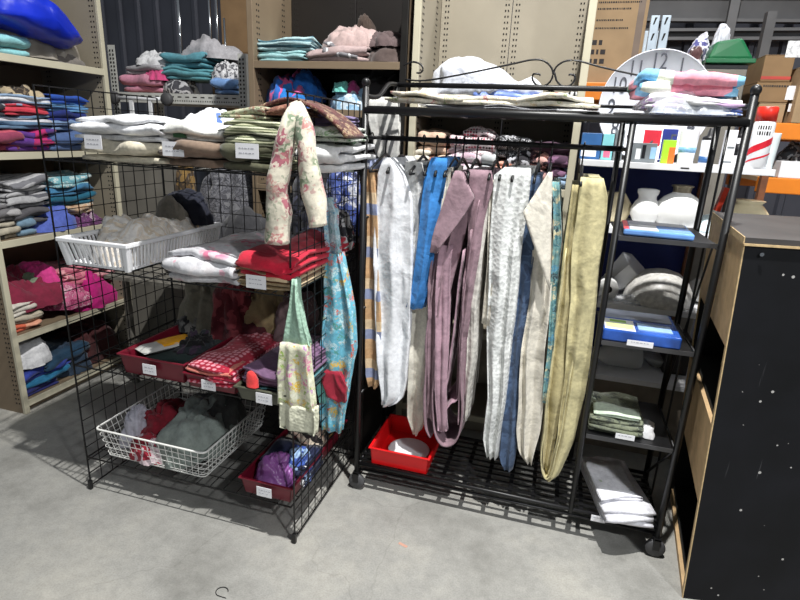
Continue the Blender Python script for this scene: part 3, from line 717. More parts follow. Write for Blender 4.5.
folded('tablecloth', 'tablecloth', 'pale pink tablecloth topmost of the pink pile, fourth left shelf', M('pk_soft', (214, 130, 144), 'blotch', [(214, 130, 144), (190, 96, 120), (226, 160, 166)], 7), (64, 264, 116, 286), ('x', LX-.08), .36, 4, zl(90, 288))
heap('cloth', 'cloth', 'hot magenta cloth bulging from the pink pile, fourth left shelf', M('magenta2', (190, 20, 120)), (80, 278, 124, 312), ('x', LX+.0), .3, Z)
heap('cloth', 'cloth', 'pink lace cloth under the pale pink tablecloth', M('pk2', (200, 100, 140), 'floral', [(226, 190, 200), (150, 40, 90)], 26), (62, 288, 98, 306), ('x', LX+.0), .3, Z+.04)
heap('cloth', 'cloth', 'bright pink cloth at the left of the pink pile', M('pk6', (216, 60, 140)), (46, 268, 66, 284), ('x', LX-.1), .3, .66, rough=.3)
Z = .077
L5 = [((24, 384, 60, 398), M('navy6', (24, 30, 96)), 'deep navy folded cloth on the bottom left shelf', 2),
 ((22, 374, 70, 386), M('turq', (30, 110, 150)), 'turquoise blue folded cloth above the navy one on the bottom left shelf', 2),
 ((20, 364, 74, 375), M('royal6', (40, 60, 150)), 'royal blue folded cloth on the bottom left shelf', 2),
 ((44, 350, 92, 368), M('dk_teal6', (18, 56, 82)), 'dark teal cloth near the middle of the bottom left shelf', 2)]
for r, m, lb, n in L5: folded('folded_cloth', 'cloth', lb, m, r, LP, .36, n, Z if r[3] > 390 else zl((r[0]+r[2])/2, r[3]), tilt=.12)
heap('cloth', 'cloth', 'white crumpled cloth topping the blue cloths on the bottom left shelf', M('white6', (220, 220, 222)), (17, 342, 58, 366), ('x', LX-.03), .3, zl(38, 366), rough=.35)
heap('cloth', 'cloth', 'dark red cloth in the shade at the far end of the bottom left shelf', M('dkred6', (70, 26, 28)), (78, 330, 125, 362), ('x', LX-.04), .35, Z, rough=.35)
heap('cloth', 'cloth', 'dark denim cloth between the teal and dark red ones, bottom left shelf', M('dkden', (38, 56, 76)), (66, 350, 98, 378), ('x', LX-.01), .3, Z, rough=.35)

# ================================================================== BLACK WIRE GRID STAND
GX0, GX1, GY0, GY1, GH = -1.88, -.86, 1.63, 2.27, 1.70
GZ = [1.46, 1.05, .62, .175]
gs = thing('wire_grid_stand', 'black wire grid display stand with four mesh shelves of linen', 'display stand', ((GX0+GX1)/2, (GY0+GY1)/2, 0))
gc = Vector(((GX0+GX1)/2, (GY0+GY1)/2, 0))
def gridpanel(name, o, u, v, nu, nv, r=.0021):
    mb = MB(); o = Vector(o)-gc; u = Vector(u); v = Vector(v); off = u.cross(v).normalized()*r
    for i in range(nu+1): a = o+u*(i/nu); mb.tube([a+off, a+v+off], r*(1.7 if i in (0, nu) else 1), 4)
    for j in range(nv+1): a = o+v*(j/nv); mb.tube([a-off, a+u-off], r*(1.7 if j in (0, nv) else 1), 4)
    return mb.build(name, WIREBLK, gs)
dx, dy = GX1-GX0, GY1-GY0
gridpanel('side_panel', (GX0, GY0, .015), (0, dy, 0), (0, 0, GH), 10, 26)
gridpanel('side_panel', (GX1, GY0, .015), (0, dy, 0), (0, 0, GH), 10, 26)
gridpanel('back_panel', (GX0, GY1, .015), (dx, 0, 0), (0, 0, GH-.12), 16, 24)
for z in GZ:
    s = gridpanel('mesh_shelf', (GX0+.01, GY0, z-.006), (dx-.02, 0, 0), (0, dy-.01, 0), 16, 9)
mb = MB()
for x in (GX0, GX1):
    for y in (GY0, GY1):
        MB().box((x-gc.x-.008, y-gc.y-.008, 0), (x-gc.x+.008, y-gc.y+.008, .045)).build('foot_clip', BLK, gs, bevel=.002)
cards = [((93, 142), .075), ((173, 149), .085), ((247, 151), .085), ((256, 282), .078)]
for (px, py), wd in cards:
    p = at(px, py, y=GY0-.02); card(gs, p-gc, wd, .048)
# ---- top shelf linen
Z = GZ[0]; GP = ('y', GY0+.01)
def zg(px, py, y=GY0+.01): return at(px, py, y=y).z
folded('tablecloth', 'tablecloth', 'ivory lace-edged tablecloth at the bottom left of the stand top', M('ivory', (214, 206, 184), 'lace', scale=50), (82, 140, 162, 152), GP, .45, 2, Z)
folded('tablecloth', 'tablecloth', 'pure white tablecloth folded on the ivory lace-edged one', M('pure_w', (242, 243, 246)), (72, 116, 162, 141), GP, .4, 3, zg(120, 141), sag=.2)
folded('tablecloth', 'tablecloth', 'taupe folded tablecloth under the white cloth with a green leaf', M('taupe', (128, 108, 92)), (163, 141, 228, 152), GP, .5, 2, Z, sag=.1)
folded('tablecloth', 'tablecloth', 'white tablecloth with a dark green leaf corner', M('white_leaf', (236, 236, 230)), (160, 122, 222, 141), ('y', GY0+.03), .4, 2, zg(195, 141), sag=.3)
p = at(168, 122, y=GY0+.0); o = MB().hexa([(0, 0, 0), (.05, 0, .0), (.05, .01, .0), (0, .01, 0), (-.004, 0, .02), (.012, 0, .055), (.012, .01, .055), (-.004, .01, .02)]).build('leaf_motif', M('leafgreen', (40, 84, 50)), bpy.data.objects[-1] if False else None, loc=(p.x, GY0+.022, p.z-.05)); tag(o, 'dark green leaf-shaped napkin corner poking from the white cloth', 'napkin')
heap('cloth', 'cloth', 'white crumpled cloth with a blue edge at the back of the stand top', M('wh_blue', (232, 234, 238), 'blotch', [(232, 234, 238), (232, 234, 238), (80, 110, 170)], 5), (160, 117, 222, 124), ('y', GY0+.16), .28, Z+.085, rough=.15)
folded('placemat', 'placemat', 'sage and cream striped folded cloth, third pile on the stand top', M('sage_str', (118, 124, 96), 'stripe', [(206, 206, 180), (96, 104, 72), (170, 170, 140), (84, 90, 62)], 55, 2, .5), (224, 118, 284, 142), GP, .45, 5, Z+.03, sag=.3)
folded('cloth', 'cloth', 'olive folded cloth at the bottom of the third pile on the stand top', M('olive', (84, 84, 62)), (222, 142, 284, 152), GP, .45, 2, Z)
folded('quilt', 'quilt', 'green leafy quilted cloth rolled on top of the striped pile', M('leafy', (168, 170, 142), 'floral', [(88, 104, 72), (140, 96, 80), (190, 190, 166)], 34), (221, 106, 262, 119), ('y', GY0+.03), .4, 2, zg(250, 119), sag=.3)
folded('cloth', 'cloth', 'rust red patterned cloth lying across the striped pile', M('rust', (132, 82, 66), 'floral', [(92, 60, 50), (170, 130, 108)], 40), (256, 104, 300, 114), ('y', GY0+.07), .4, 2, zg(280, 115))
# long dark runner sliding down over the right panel side
ribbon('table_runner', M('runner', (92, 44, 42), 'floral', [(160, 140, 110), (60, 30, 30)], 34), [(256, 109), (284, 99), (302, 103), (320, 112), (334, 124), (346, 137)], GY0+.1, .16, .012, None, 'dark red tapestry runner sloping down to the right of the stand top', 'runner', None, 4, .002)
folded('cloth', 'cloth', 'lilac folded cloth under the dark red runner', M('lilac', (132, 116, 160)), (296, 113, 330, 126), ('y', GY0+.2), .3, 3, zg(315, 127, GY0+.2))
folded('cloth', 'cloth', 'white and green leafy folded cloth at the right of the stand top', M('wh_green', (224, 228, 220), 'floral', [(80, 130, 80), (150, 180, 140)], 22, thr=.35), (302, 128, 340, 142), ('y', GY0+.15), .3, 2, zg(320, 142, GY0+.15))
folded('tablecloth', 'tablecloth', 'plain white tablecloth at the bottom right of the stand top', M('pl_w', (228, 228, 228)), (262, 142, 338, 155), ('y', GY0+.12), .4, 2, Z)
heap('scarf', 'scarf', 'white cloth with green leaves hanging at the upper right of the stand', M('wh_green2', (210, 220, 206), 'floral', [(70, 120, 80), (130, 160, 120)], 26), (338, 136, 353, 172), ('y', 2.05), .12, at(345, 172, y=2.05).z, rough=.3)
# ---- floral draught stopper draped over the front
FLO = M('rose_floral', (220, 213, 194), 'floral', [(176, 108, 114), (130, 144, 116), (222, 214, 194), (196, 140, 134), (120, 136, 112), (164, 96, 108)], 17, thr=.46)
def sausage(pts, rad, y, name, mat, parent, flat=.6):
    P_ = [at(px, py, y=yy_) for (px, py), yy_ in zip(pts, y)]; fine = []; rr = []
    for i in range(len(P_)-1):
        p0, p1, p2, p3 = P_[max(0, i-1)], P_[i], P_[i+1], P_[min(len(P_)-1, i+2)]
        for k in range(6):
            t = k/6; fine.append(.5*((2*p1)+(p2-p0)*t+(2*p0-5*p1+4*p2-p3)*t*t+(3*p1-p0-3*p2+p3)*t**3)); rr.append(rad[i]+(rad[i+1]-rad[i])*t)
    fine.append(P_[-1]); rr.append(rad[-1])
    fine = [fine[0]+(fine[0]-fine[1])*.25]+fine+[fine[-1]+(fine[-1]-fine[-2])*.25]; rr = [rr[0]*.4]+rr+[rr[-1]*.5]
    c = fine[0].copy(); mb = MB().tube([p-c for p in fine], rr, 14)
    mb.v = [(x+nz((x, y_, z), 14, 3)*.012, y_*1.0+nz((x, y_, z), 14, 8)*.01, z) for x, y_, z in mb.v]
    return mb.build(name, mat, parent, True, c)
o = sausage([(279, 243), (278, 205), (279, 165), (290, 125), (297, 108), (304, 125), (308, 160), (314, 195), (318, 226)],
            [.040, .040, .034, .026, .024, .028, .033, .034, .034], [1.60, 1.60, 1.60, 1.605, 1.66, 1.61, 1.60, 1.60, 1.60], 'draught_stopper', FLO, None)
tag(o, 'rose-patterned cream fabric draught stopper draped over the stand corner, both ends hanging', 'draught stopper')

# ---- second shelf
Z = GZ[1]
def plastic_basket():
    a, b = at(57, 229, y=1.61), at(125, 238, y=1.61); x0, x1 = a.x, b.x; top = 1.165; zb = 1.052; y0, y1 = 1.61, 2.2
    t = thing('plastic_basket', 'white plastic slotted basket of cream linen on the second shelf of the wire stand', 'basket', ((x0+x1)/2, (y0+y1)/2, zb)); W, D, H = x1-x0, y1-y0, top-zb; k = .02
    def ring(z0, z1, e, th):
        mb = MB(); X, Y = W/2+e, D/2+e
        mb.box((-X, -Y, z0), (X, -Y+th, z1)); mb.box((-X, Y-th, z0), (X, Y, z1)); mb.box((-X, -Y+th, z0), (-X+th, Y-th, z1)); mb.box((X-th, -Y+th, z0), (X, Y-th, z1)); return mb
    ring(H-.016, H, .008, .018).build('rim', WPLAS, t, bevel=.003)
    ring(0, .014, -k, .006).build('lower_band', WPLAS, t)
    MB().box((-W/2+k, -D/2+k, 0), (W/2-k, D/2-k, .004)).build('base', WPLAS, t)
    for sx in (-1, 1):
        for sy2 in (-1, 1):
            def P3(e, z, w_): return [(sx*(W/2-e)-w_, sy2*(D/2-e)-w_, z), (sx*(W/2-e)+w_, sy2*(D/2-e)-w_, z), (sx*(W/2-e)+w_, sy2*(D/2-e)+w_, z), (sx*(W/2-e)-w_, sy2*(D/2-e)+w_, z)]
            MB().hexa(P3(k, .0, .010)+P3(.006, H-.002, .013)).build('corner_post', WPLAS, t, bevel=.004)
    mb = MB()
    def bar(p, q, w_):
        p, q = Vector(p), Vector(q); mb.hexa([p+Vector(c) for c in ((-w_, -w_, 0), (w_, -w_, 0), (w_, w_, 0), (-w_, w_, 0))]+[q+Vector(c) for c in ((-w_, -w_, 0), (w_, -w_, 0), (w_, w_, 0), (-w_, w_, 0))])
    n = 12
    for i in range(1, n):
        u = i/n*2-1
        for s in (-1, 1): bar((u*(W/2-k), s*(D/2-k), .012), (u*(W/2-.004), s*(D/2-.002), H-.012), .0035)
    n = 30
    for i in range(1, n):
        u = i/n*2-1
        for s in (-1, 1): bar((s*(W/2-k), u*(D/2-k), .012), (s*(W/2-.002), u*(D/2-.004), H-.012), .0035)
    o = mb.build('side_bars', WPLAS, t); o['kind'] = 'stuff'
    o = heap_mesh(W*.82, D*.85, .17, 77, .8, 30).build('lace_cloth', M('cream_lace', (236, 230, 220), 'blotch', [(236, 230, 222), (226, 212, 192), (240, 236, 230), (232, 222, 208), (238, 234, 228)], 9), None, True, ((x0+x1)/2+.0, (y0+y1)/2, zb+.006)); tag(o, 'cream and beige crumpled linen heaped in the white plastic basket', 'cloth')
plastic_basket()
p = at(176, 208, y=2.1); heap('garment', 'garment', 'navy fabric slung behind the white plastic basket', M('navy_d', (22, 26, 44)), (154, 194, 204, 224), ('y', 2.12), .12, at(176, 224, y=2.12).z, rough=.35)
heap('cloth', 'cloth', 'pale grey tulle cloth at the back right of the white basket', M('tulle', (150, 144, 132)), (150, 206, 182, 232), ('y', 2.05), .1, Z+.03, rough=.5)
folded('tablecloth', 'tablecloth', 'grey and white tablecloth with pink flowers, middle of the second stand shelf', M('gw_pink', (206, 206, 210), 'floral', [(206, 206, 210), (210, 206, 208), (220, 120, 150), (150, 148, 152)], 7, thr=.42), (166, 252, 232, 271), ('y', GY0-.015), .55, 3, Z, sag=.2)
folded('tablecloth', 'tablecloth', 'cream and brown bordered cloth at the bottom under the red cloth', M('cr_br', (206, 184, 148), 'stripe', [(130, 96, 72)], 26, 2, .7), (236, 272, 292, 290), GP, .5, 4, Z)
folded('tablecloth', 'tablecloth', 'bright crimson red folded tablecloth on the second stand shelf', M('crim_red', (200, 18, 52)), (238, 255, 294, 273), ('y', GY0+.0), .6, 2, Z+.05)
folded('cloth', 'cloth', 'cream folded cloth along the right panel beneath the red tablecloth', M('crm7', (216, 204, 172)), (296, 268, 342, 288), ('y', GY0+.34), .22, 3, Z) if False else None
heap('cloth', 'cloth', 'small black and white cloth behind the red tablecloth', M('bwtri', (170, 170, 168), 'blotch', [(50, 50, 56), (206, 206, 206)], 20), (320, 222, 346, 250), ('y', 2.1), .15, Z+.06)
heap('bundle', 'bundle', 'blue and white patterned bundle at the back right corner of the second shelf', M('bl_wh8', (70, 90, 160), 'floral', [(214, 216, 224), (50, 70, 150), (30, 34, 60)], 20), (318, 178, 356, 226), ('y', 2.4), .2, 1.12, rough=.6)
heap('bundle', 'bundle', 'dark navy bundle at the back of the second shelf, beside the draught stopper', M('dk_nv', (30, 32, 48), 'blotch', [(22, 22, 30), (60, 62, 80)], 14), (284, 150, 325, 225), ('y', 2.42), .25, 1.1, rough=.6)
# things on stands behind: keep them on a crate
c = thing('storage_crate', 'dark storage crate standing behind the wire grid stand', 'crate', (-1.13, 2.5, 0))
MB().box((-.3, -.17, 0), (.3, .17, .012)).build('base', BROWN, c)
for q in (((-.3, -.17, .012), (.3, -.155, 1.1)), ((-.3, .155, .012), (.3, .17, 1.1)), ((-.3, -.155, .012), (-.285, .155, 1.1)), ((.285, -.155, .012), (.3, .155, 1.1)), ((-.3, -.17, 1.1), (.3, .17, 1.112))):
    MB().box(*q).build('panel', BROWN, c)

# ---- third shelf : trays
def tray(name, label, x0, x1, y0, y1, z0, h, mat, th=.004, flare=.012, rimw=.008):
    t = thing(name, label, 'tray', ((x0+x1)/2, (y0+y1)/2, z0)); W, D = x1-x0, y1-y0
    w0, d0, w1, d1 = W/2-flare, D/2-flare, W/2, D/2
    MB().box((-w0, -d0, 0), (w0, d0, th)).build('base', mat, t)
    C4 = [(-1, -1), (1, -1), (1, 1), (-1, 1)]
    for i in range(4):
        a, b = C4[i], C4[(i+1) % 4]
        o1, o2 = (a[0]*w0, a[1]*d0), (b[0]*w0, b[1]*d0); p1, p2 = (a[0]*w1, a[1]*d1), (b[0]*w1, b[1]*d1)
        nx, ny = (a[0]+b[0])/2*th, (a[1]+b[1])/2*th
        MB().hexa([(*o1, 0), (*o2, 0), (o2[0]-nx, o2[1]-ny, 0), (o1[0]-nx, o1[1]-ny, 0), (*p1, h), (*p2, h), (p2[0]-nx, p2[1]-ny, h), (p1[0]-nx, p1[1]-ny, h)]).build('wall', mat, t)
    mb = MB(); r = rimw
    mb.box((-w1-r, -d1-r, h-.004), (w1+r, -d1+.002, h+.003)); mb.box((-w1-r, d1-.002, h-.004), (w1+r, d1+r, h+.003)); mb.box((-w1-r, -d1, h-.004), (-w1+.002, d1, h+.003)); mb.box((w1-.002, -d1, h-.004), (w1+r, d1, h+.003))
    mb.build('rim', mat, t, bevel=.002); return t
Z = GZ[2]
ta, tb = at(120, 360, y=1.63), at(184, 372, y=1.63)
tr = tray('plastic_tray', 'left maroon plastic tray with a yellow packet on the third stand shelf', ta.x, tb.x, 1.63, 2.14, Z, .085, MAROON)
card(tr, (-.0, -.268, .045), .062, .042)
X0 = tb.x+.012
tr2 = tray('plastic_tray', 'middle maroon tray of red dotted cloth on the third stand shelf', X0, X0+.225, 1.62, 2.14, Z, .06, MAROON)
card(tr2, (0, -.272, .03), .062, .04)
X1 = X0+.24
tr3 = tray('plastic_tray', 'dark green-grey tray under the mauve cloths on the third stand shelf', X1, GX1-.01, 1.60, 2.14, Z, .055, plain('olive_grey_plastic', (78, 80, 66), .4, 0, .15, 10, 0))
card(tr3, (.02, -.282, .03), .066, .042)
def inbox(mk, W, D, H, cx, cy, z, name, cat, label, mat, n=3, rz=0, tl=0):
    SEED[0] += 1
    mb = folded_mesh(W, D, H, n, SEED[0], .1, tl) if mk == 'f' else heap_mesh(W, D, H, SEED[0], .5, 20)
    o = mb.build(name, mat, None, True, (cx, cy, z), rz); return tag(o, label, cat)
tx = (ta.x+tb.x)/2
def packet(W, D, H, loc, rz, cols, name, label, cat):
    t = thing(name, label, cat, loc, rz)
    mb = MB().grid(lambda u, v: ((u-.5)*W, (v-.5)*D, H*(.5+.5*(max(0, 1-abs(2*u-1)**4)*max(0, 1-abs(2*v-1)**4))**.5)+nz((u, v, 1), 5)*.004), 12, 12)
    mb.grid(lambda u, v: ((u-.5)*W, (.5-v)*D, H*(.5-.5*(max(0, 1-abs(2*u-1)**4)*max(0, 1-abs(2*v-1)**4))**.5)), 8, 8)
    mb.build('wrapper', cols[0], t, True)
    for i, (c, a, b) in enumerate(cols[1]):
        MB().grid(lambda u, v: ((a+(b-a)*u-.5)*W, (v-.5)*D*.9, .0012+H*(.5+.5*(max(0, 1-abs(2*(a+(b-a)*u)-1)**4)*max(0, 1-abs(1.8*v-.9)**4))**.5)+nz((a+(b-a)*u, v, 1), 5)*.004), 6, 10).build('print', c, t, True)
    return t
packet(.24, .10, .03, (tx-.06, 1.80, Z+.062), 1.15, (plain('pkt_grey', (190, 190, 186), .25), [(plain('pkt_yellow', (240, 170, 30), .25), .35, .95)]), 'packet', 'yellow and white plastic packet lying in the left maroon tray', 'packet')
inbox('f', .2, .4, .055, tx+.01, 1.9, Z+.005, 'folded_cloth', 'cloth', 'dark green folded cloth in the left maroon tray', M('dk_green', (30, 48, 46)), 3)
inbox('h', .16, .2, .1, tx+.04, 1.86, Z+.012, 'folded_cloth', 'cloth', 'dark plaid cloth over the green one in the left maroon tray', M('dk_plaid', (34, 40, 46), 'check', [(56, 40, 60)], 20), 3)
inbox('f', .2, .45, .095, X0+.112, 1.85, Z+.005, 'folded_cloth', 'cloth', 'red cloth with white dots folded in the middle tray', M('red_dots', (170, 22, 52), 'dots', [(226, 150, 164)], 42, thr=.3), 4)
inbox('f', .19, .14, .03, X0+.1, 1.69, Z+.06, 'folded_cloth', 'cloth', 'coral lace-edged cloth at the front of the middle tray', M('coral_l', (206, 120, 106), 'lace', scale=60), 2)
inbox('f', .21, .45, .05, X1+.115, 1.86, Z+.005, 'folded_cloth', 'cloth', 'teal and black folded cloth in the right tray of the third stand shelf', M('teal_bk', (26, 48, 56), 'stripe', [(80, 130, 136)], 50, 2, .75), 3)
inbox('f', .21, .45, .065, X1+.115, 1.85, Z+.056, 'folded_cloth', 'cloth', 'mauve folded cloth topmost in the right tray of the third stand shelf', M('mauve_f', (122, 90, 122)), 3)
heap('cloth', 'cloth', 'small red ribbon-like scrap at the front of the right tray', M('red_scrap', (222, 60, 60)), (244, 376, 256, 388), ('y', 1.59), .03, at(250, 388, y=1.59).z, n=8)
# crumpled things at the back of the third shelf
bk = [((166, 288, 230, 340), 'drab', (132, 128, 112), None, 'drab grey-cream crumpled cloth at the back left of the third stand shelf', 2.0),
      ((206, 284, 244, 322), 'deep_red', (92, 18, 30), [(92, 18, 30), (140, 60, 66)], 'deep red patterned cloth at the back of the third stand shelf', 1.96),
      ((224, 300, 276, 344), 'straw', (158, 138, 100), None, 'straw coloured crumpled cloth at the back middle of the third stand shelf', 2.02),
      ((262, 305, 300, 345), 'dusk_pk', (124, 100, 102), None, 'dusky pink cloth at the back right of the third stand shelf', 2.0),
      ((166, 318, 206, 350), 'bw_bk', (100, 100, 98), [(40, 40, 42), (120, 118, 114)], 'black and grey crumpled cloth behind the left maroon tray', 1.98)]
for r, nm, c, cols, lb, y in bk:
    heap('cloth', 'cloth', lb, M(nm, c, 'blotch' if cols else None, cols or (), 16), (r[0], r[1]+5, r[2], r[3]), ('y', y), .26, Z+.06, rough=1.0)
heap('cloth', 'cloth', 'wine red cloth sloping down behind the red dotted cloth', M('wine', (74, 14, 26)), (215, 322, 262, 352), ('y', 1.98), .2, Z+.06, rough=.4)

# ---- bottom shelf
Z = GZ[3]
def wire_basket():
    a, b = at(99, 430, y=1.66), at(208, 462, y=1.66); x0, x1 = a.x, b.x; y0, y1 = 1.64, 2.17; H = .14
    t = thing('wire_basket', 'white coated wire basket of cloths on the bottom shelf of the stand', 'basket', ((x0+x1)/2, (y0+y1)/2, Z)); W, D = x1-x0, y1-y0; k = .025
    R1 = [(-W/2, -D/2), (W/2, -D/2), (W/2, D/2), (-W/2, D/2)]
    def rr(e, z, r=.02):
        pts = []; X, Y = W/2-e, D/2-e
        for cx, cy_, a0 in ((X-r, Y-r, 0), (-X+r, Y-r, 90), (-X+r, -Y+r, 180), (X-r, -Y+r, 270)):
            for i in range(4): q = math.radians(a0+i*30); pts.append((cx+r*math.cos(q), cy_+r*math.sin(q), z))
        return pts
    MB().tube(rr(0, H), .0045, 6, True).build('rim', WWIRE, t, True)
    mb = MB()
    for f in (.78, .56, .34, .12): mb.tube(rr(k*(1-f), H*f), .0016, 4, True)
    mb.tube(rr(k, .004), .0025, 4, True); mb.build('hoops', WWIRE, t)
    mb = MB(); n = 17
    for i in range(1, n):
        u = i/n*2-1
        mb.tube([(u*W/2, -D/2, H), (u*(W/2-k), -D/2+k, .004), (u*(W/2-k), D/2-k, .004), (u*W/2, D/2, H)], .0016, 4)
    mb.build('upright_wires', WWIRE, t); mb = MB(); n = 18
    for i in range(1, n):
        u = i/n*2-1
        mb.tube([(-W/2, u*D/2, H), (-W/2+k, u*(D/2-k), .004), (W/2-k, u*(D/2-k), .004), (W/2, u*D/2, H)], .0016, 4)
    mb.build('upright_wires', WWIRE, t)
    cx, cy_ = (x0+x1)/2, (y0+y1)/2
    inbox('h', .21, .36, .15, cx-.10, cy_-.02, Z+.007, 'cloth', 'cloth', 'deep red cloth at the left of the wire basket', M('basket_red', (132, 18, 38)))
    inbox('h', .13, .16, .17, cx-.17, cy_-.12, Z+.02, 'cloth', 'cloth', 'silvery white cloth corner at the left of the wire basket', M('silver_w', (196, 194, 206)))
    inbox('h', .25, .40, .17, cx+.08, cy_-.02, Z+.007, 'cloth', 'cloth', 'sage grey woollen cloth at the right of the wire basket', M('sage_grey', (142, 152, 146)))
    inbox('h', .24, .26, .2, cx+.09, cy_+.1, Z+.02, 'cloth', 'cloth', 'dark grey cloth heaped behind the sage one in the wire basket', M('dk_grey9', (72, 74, 72)))
    inbox('h', .18, .1, .1, cx-.06, cy_-.2, Z+.007, 'cloth', 'cloth', 'red and white patterned cloth at the front of the wire basket', M('rw9', (150, 30, 50), 'blotch', [(150, 30, 50), (210, 190, 196)], 14))
wire_basket()
ta, tb = at(240, 478, y=1.63), at(296, 496, y=1.63)
tr = tray('plastic_tray', 'maroon plastic tray of clothes on the bottom shelf of the stand', ta.x, GX1-.012, 1.635, 2.2, Z, .075, MAROON)
card(tr, (-.0, -.297, .04), .066, .042)
mx = (ta.x+GX1)/2
inbox('h', .19, .14, .12, mx-.01, 1.72, Z+.006, 'cloth', 'cloth', 'shiny purple satin cloth at the front of the bottom tray', plain('satin_purple', (140, 84, 150), .3, 0, .2, 8, .2))
inbox('f', .2, .2, .1, mx+.01, 1.83, Z+.006, 'cloth', 'cloth', 'navy and white edged cloth in the bottom tray', M('navy_wh', (24, 32, 66), 'blotch', [(24, 32, 66), (24, 32, 66), (220, 220, 224)], 6), 4)
inbox('h', .1, .16, .13, mx+.06, 1.8, Z+.006, 'cloth', 'cloth', 'blue shimmering cloth at the right of the bottom tray', M('blue_sh', (90, 130, 200), 'blotch', [(60, 90, 170), (160, 190, 226)], 16))
inbox('h', .19, .2, .15, mx+.0, 2.0, Z+.006, 'cloth', 'cloth', 'cream and black patterned cloth at the back of the bottom tray', M('cr_bk', (206, 192, 170), 'blotch', [(40, 34, 34), (216, 200, 180), (214, 180, 160)], 12))
inbox('h', .19, .14, .15, mx+.0, 2.13, Z+.006, 'cloth', 'cloth', 'brown patterned cloth at the very back of the bottom tray', M('brn_b', (110, 84, 50), 'blotch', [(50, 38, 30), (140, 104, 60)], 20))
# ---- towels hanging on the right panel
CRO = M('crochet_mint', (170, 206, 184), 'lace', scale=70)
t = thing('hanging_hand_towel', 'fruit print hand towel with mint crochet top hanging on the stand corner', 'towel', (-.84, 1.58, at(296, 432, y=1.60).z))
drape('crochet_top', None, None, CRO, [(280, 290, 295), (296, 289, 297), (310, 288, 301), (345, 282, 309)], 1.585, .035, 2, .006, mat_part=t)
drape('towel_body', None, None, M('fruit', (226, 226, 198), 'floral', [(230, 190, 60), (224, 130, 170), (150, 180, 90), (196, 150, 196), (236, 236, 214), (236, 236, 214)], 30, thr=.42), [(344, 282, 309), (375, 280, 312), (407, 278, 314)], 1.585, .04, 3, .009, mat_part=t)
drape('lace_hem', None, None, M('cream_hem', (226, 226, 202), 'lace', scale=80), [(406, 278, 314), (420, 278, 315), (432, 279, 315)], 1.585, .04, 3, .010, mat_part=t)
APR = M('apron_print', (110, 190, 214), 'floral', [(226, 190, 90), (200, 224, 228), (90, 160, 150), (216, 110, 90), (120, 196, 220), (196, 228, 232)], 26, thr=.48)
t = thing('hanging_apron', 'light blue fruit print apron with a red band hanging on the wire stand', 'apron', (-.83, 1.93, at(335, 435, y=1.93).z))
drape('neck_strap', None, None, M('apron_top', (170, 204, 214), 'floral', [(110, 160, 190), (210, 226, 230), (90, 150, 150), (180, 90, 100)], 34, thr=.45), [(198, 325, 328), (210, 324, 334), (235, 324, 336), (255, 326, 339)], 1.93, .04, 1.5, .006, mat_part=t)
drape('apron_body', None, None, APR, [(254, 326, 339), (280, 324, 344), (310, 323, 350), (350, 320, 354), (373, 323, 350), (395, 321, 347), (415, 321, 343), (432, 323, 341)], 1.93, .06, 3, .010, mat_part=t)
drape('red_band', None, None, M('band_red', (160, 26, 52)), [(372, 324, 340), (384, 323, 347), (398, 328, 346), (402, 338, 346)], 1.915, .02, 1, .004, mat_part=t)
drape('apron_tie', None, None, M('mintband', (120, 196, 190)), [(375, 317, 324), (390, 316, 325), (403, 319, 324)], 1.92, .02, 1, .003, mat_part=t)

# ================================================================== GARMENT RACK
RX0, RXM, RX1, RY0, RY1 = -.752, .203, .545, 2.05, 2.44
rk = thing('garment_rack', 'black metal garment rack with scrolled top, hanging rail and four side shelves', 'rack', ((RX0+RX1)/2, (RY0+RY1)/2, 0))
rc = Vector(((RX0+RX1)/2, (RY0+RY1)/2, 0))
def rt(name, pts, r=.011, n=8, mat=BLK, parent=rk): return MB().tube([Vector(p)-rc for p in pts], r, n).build(name, mat, parent, True)
for x in (RX0, RX1):
    for y, h in ((RY0, 1.77), (RY1, 1.815)):
        p = rt('post', [(x, y, .09), (x, y, h)], .0125)
        if y == RY0: MB().sphere(Vector((x, y, h+.012))-rc, .017, 8).build('finial', BLK, p, True)
for y in (RY0, RY1): rt('post', [(RXM, y, .12), (RXM, y, 1.69)], .0115)
for x in (RX0, RX1):
    for y in (RY0, RY1):
        z = .04; c = Vector((x, y, z))-rc
        w_ = MB().lathe([(.012, -.014), (.034, -.013), (.039, -.006), (.039, .006), (.034, .013), (.012, .014)], c, 18, 'y').build('caster_wheel', RUBBER, rk, True)
        MB().box(c+Vector((-.012, -.02, 0)), c+Vector((.012, -.0155, .052))).box(c+Vector((-.012, .0155, 0)), c+Vector((.012, .02, .052))).box(c+Vector((-.015, -.02, .045)), c+Vector((.015, .02, .053))).build('caster_fork', BLK, w_)
ZT = 1.69
rt('top_rail', [(RX0, RY0, ZT-.004), (RX1, RY0, ZT-.004)], .0155)
rt('top_rail', [(RX0, RY1, ZT), (RX1, RY1, ZT)], .010); rt('back_rail', [(RX0, RY1, 1.81), (RX1, RY1, 1.81)], .011); rt('back_rail', [(RX0, RY1, 1.745), (RX1, RY1, 1.745)], .007)
for x in (RX0, RX1):
    rt('end_rail', [(x, RY0, ZT), (x, RY1, ZT)], .009)
    pts = [(x, RY0+.39*t_, 1.735+.075*(1/(1+math.exp(-12*(t_-.55))))) for t_ in [i/12 for i in range(13)]]
    rt('end_scroll', pts, .0095)
    for z in (.14, .5, .9, 1.29): rt('end_rail', [(x, RY0, z-.02), (x, RY1, z-.02)], .006)
    if x > 0: rt('end_brace', [(x, RY0+.22, .14), (x, RY0+.22, 1.69)], .0045, 6)
n = 7
for i in range(1, n): y = RY0+(RY1-RY0)*i/n; rt('top_shelf_wire', [(RX0, y, ZT+.002), (RX1, y, ZT+.002)], .004, 5)
for i in range(1, 8): x = RX0+(RX1-RX0)*i/8; rt('top_shelf_bar', [(x, RY0, ZT-.006), (x, RY1, ZT-.006)], .005, 5)
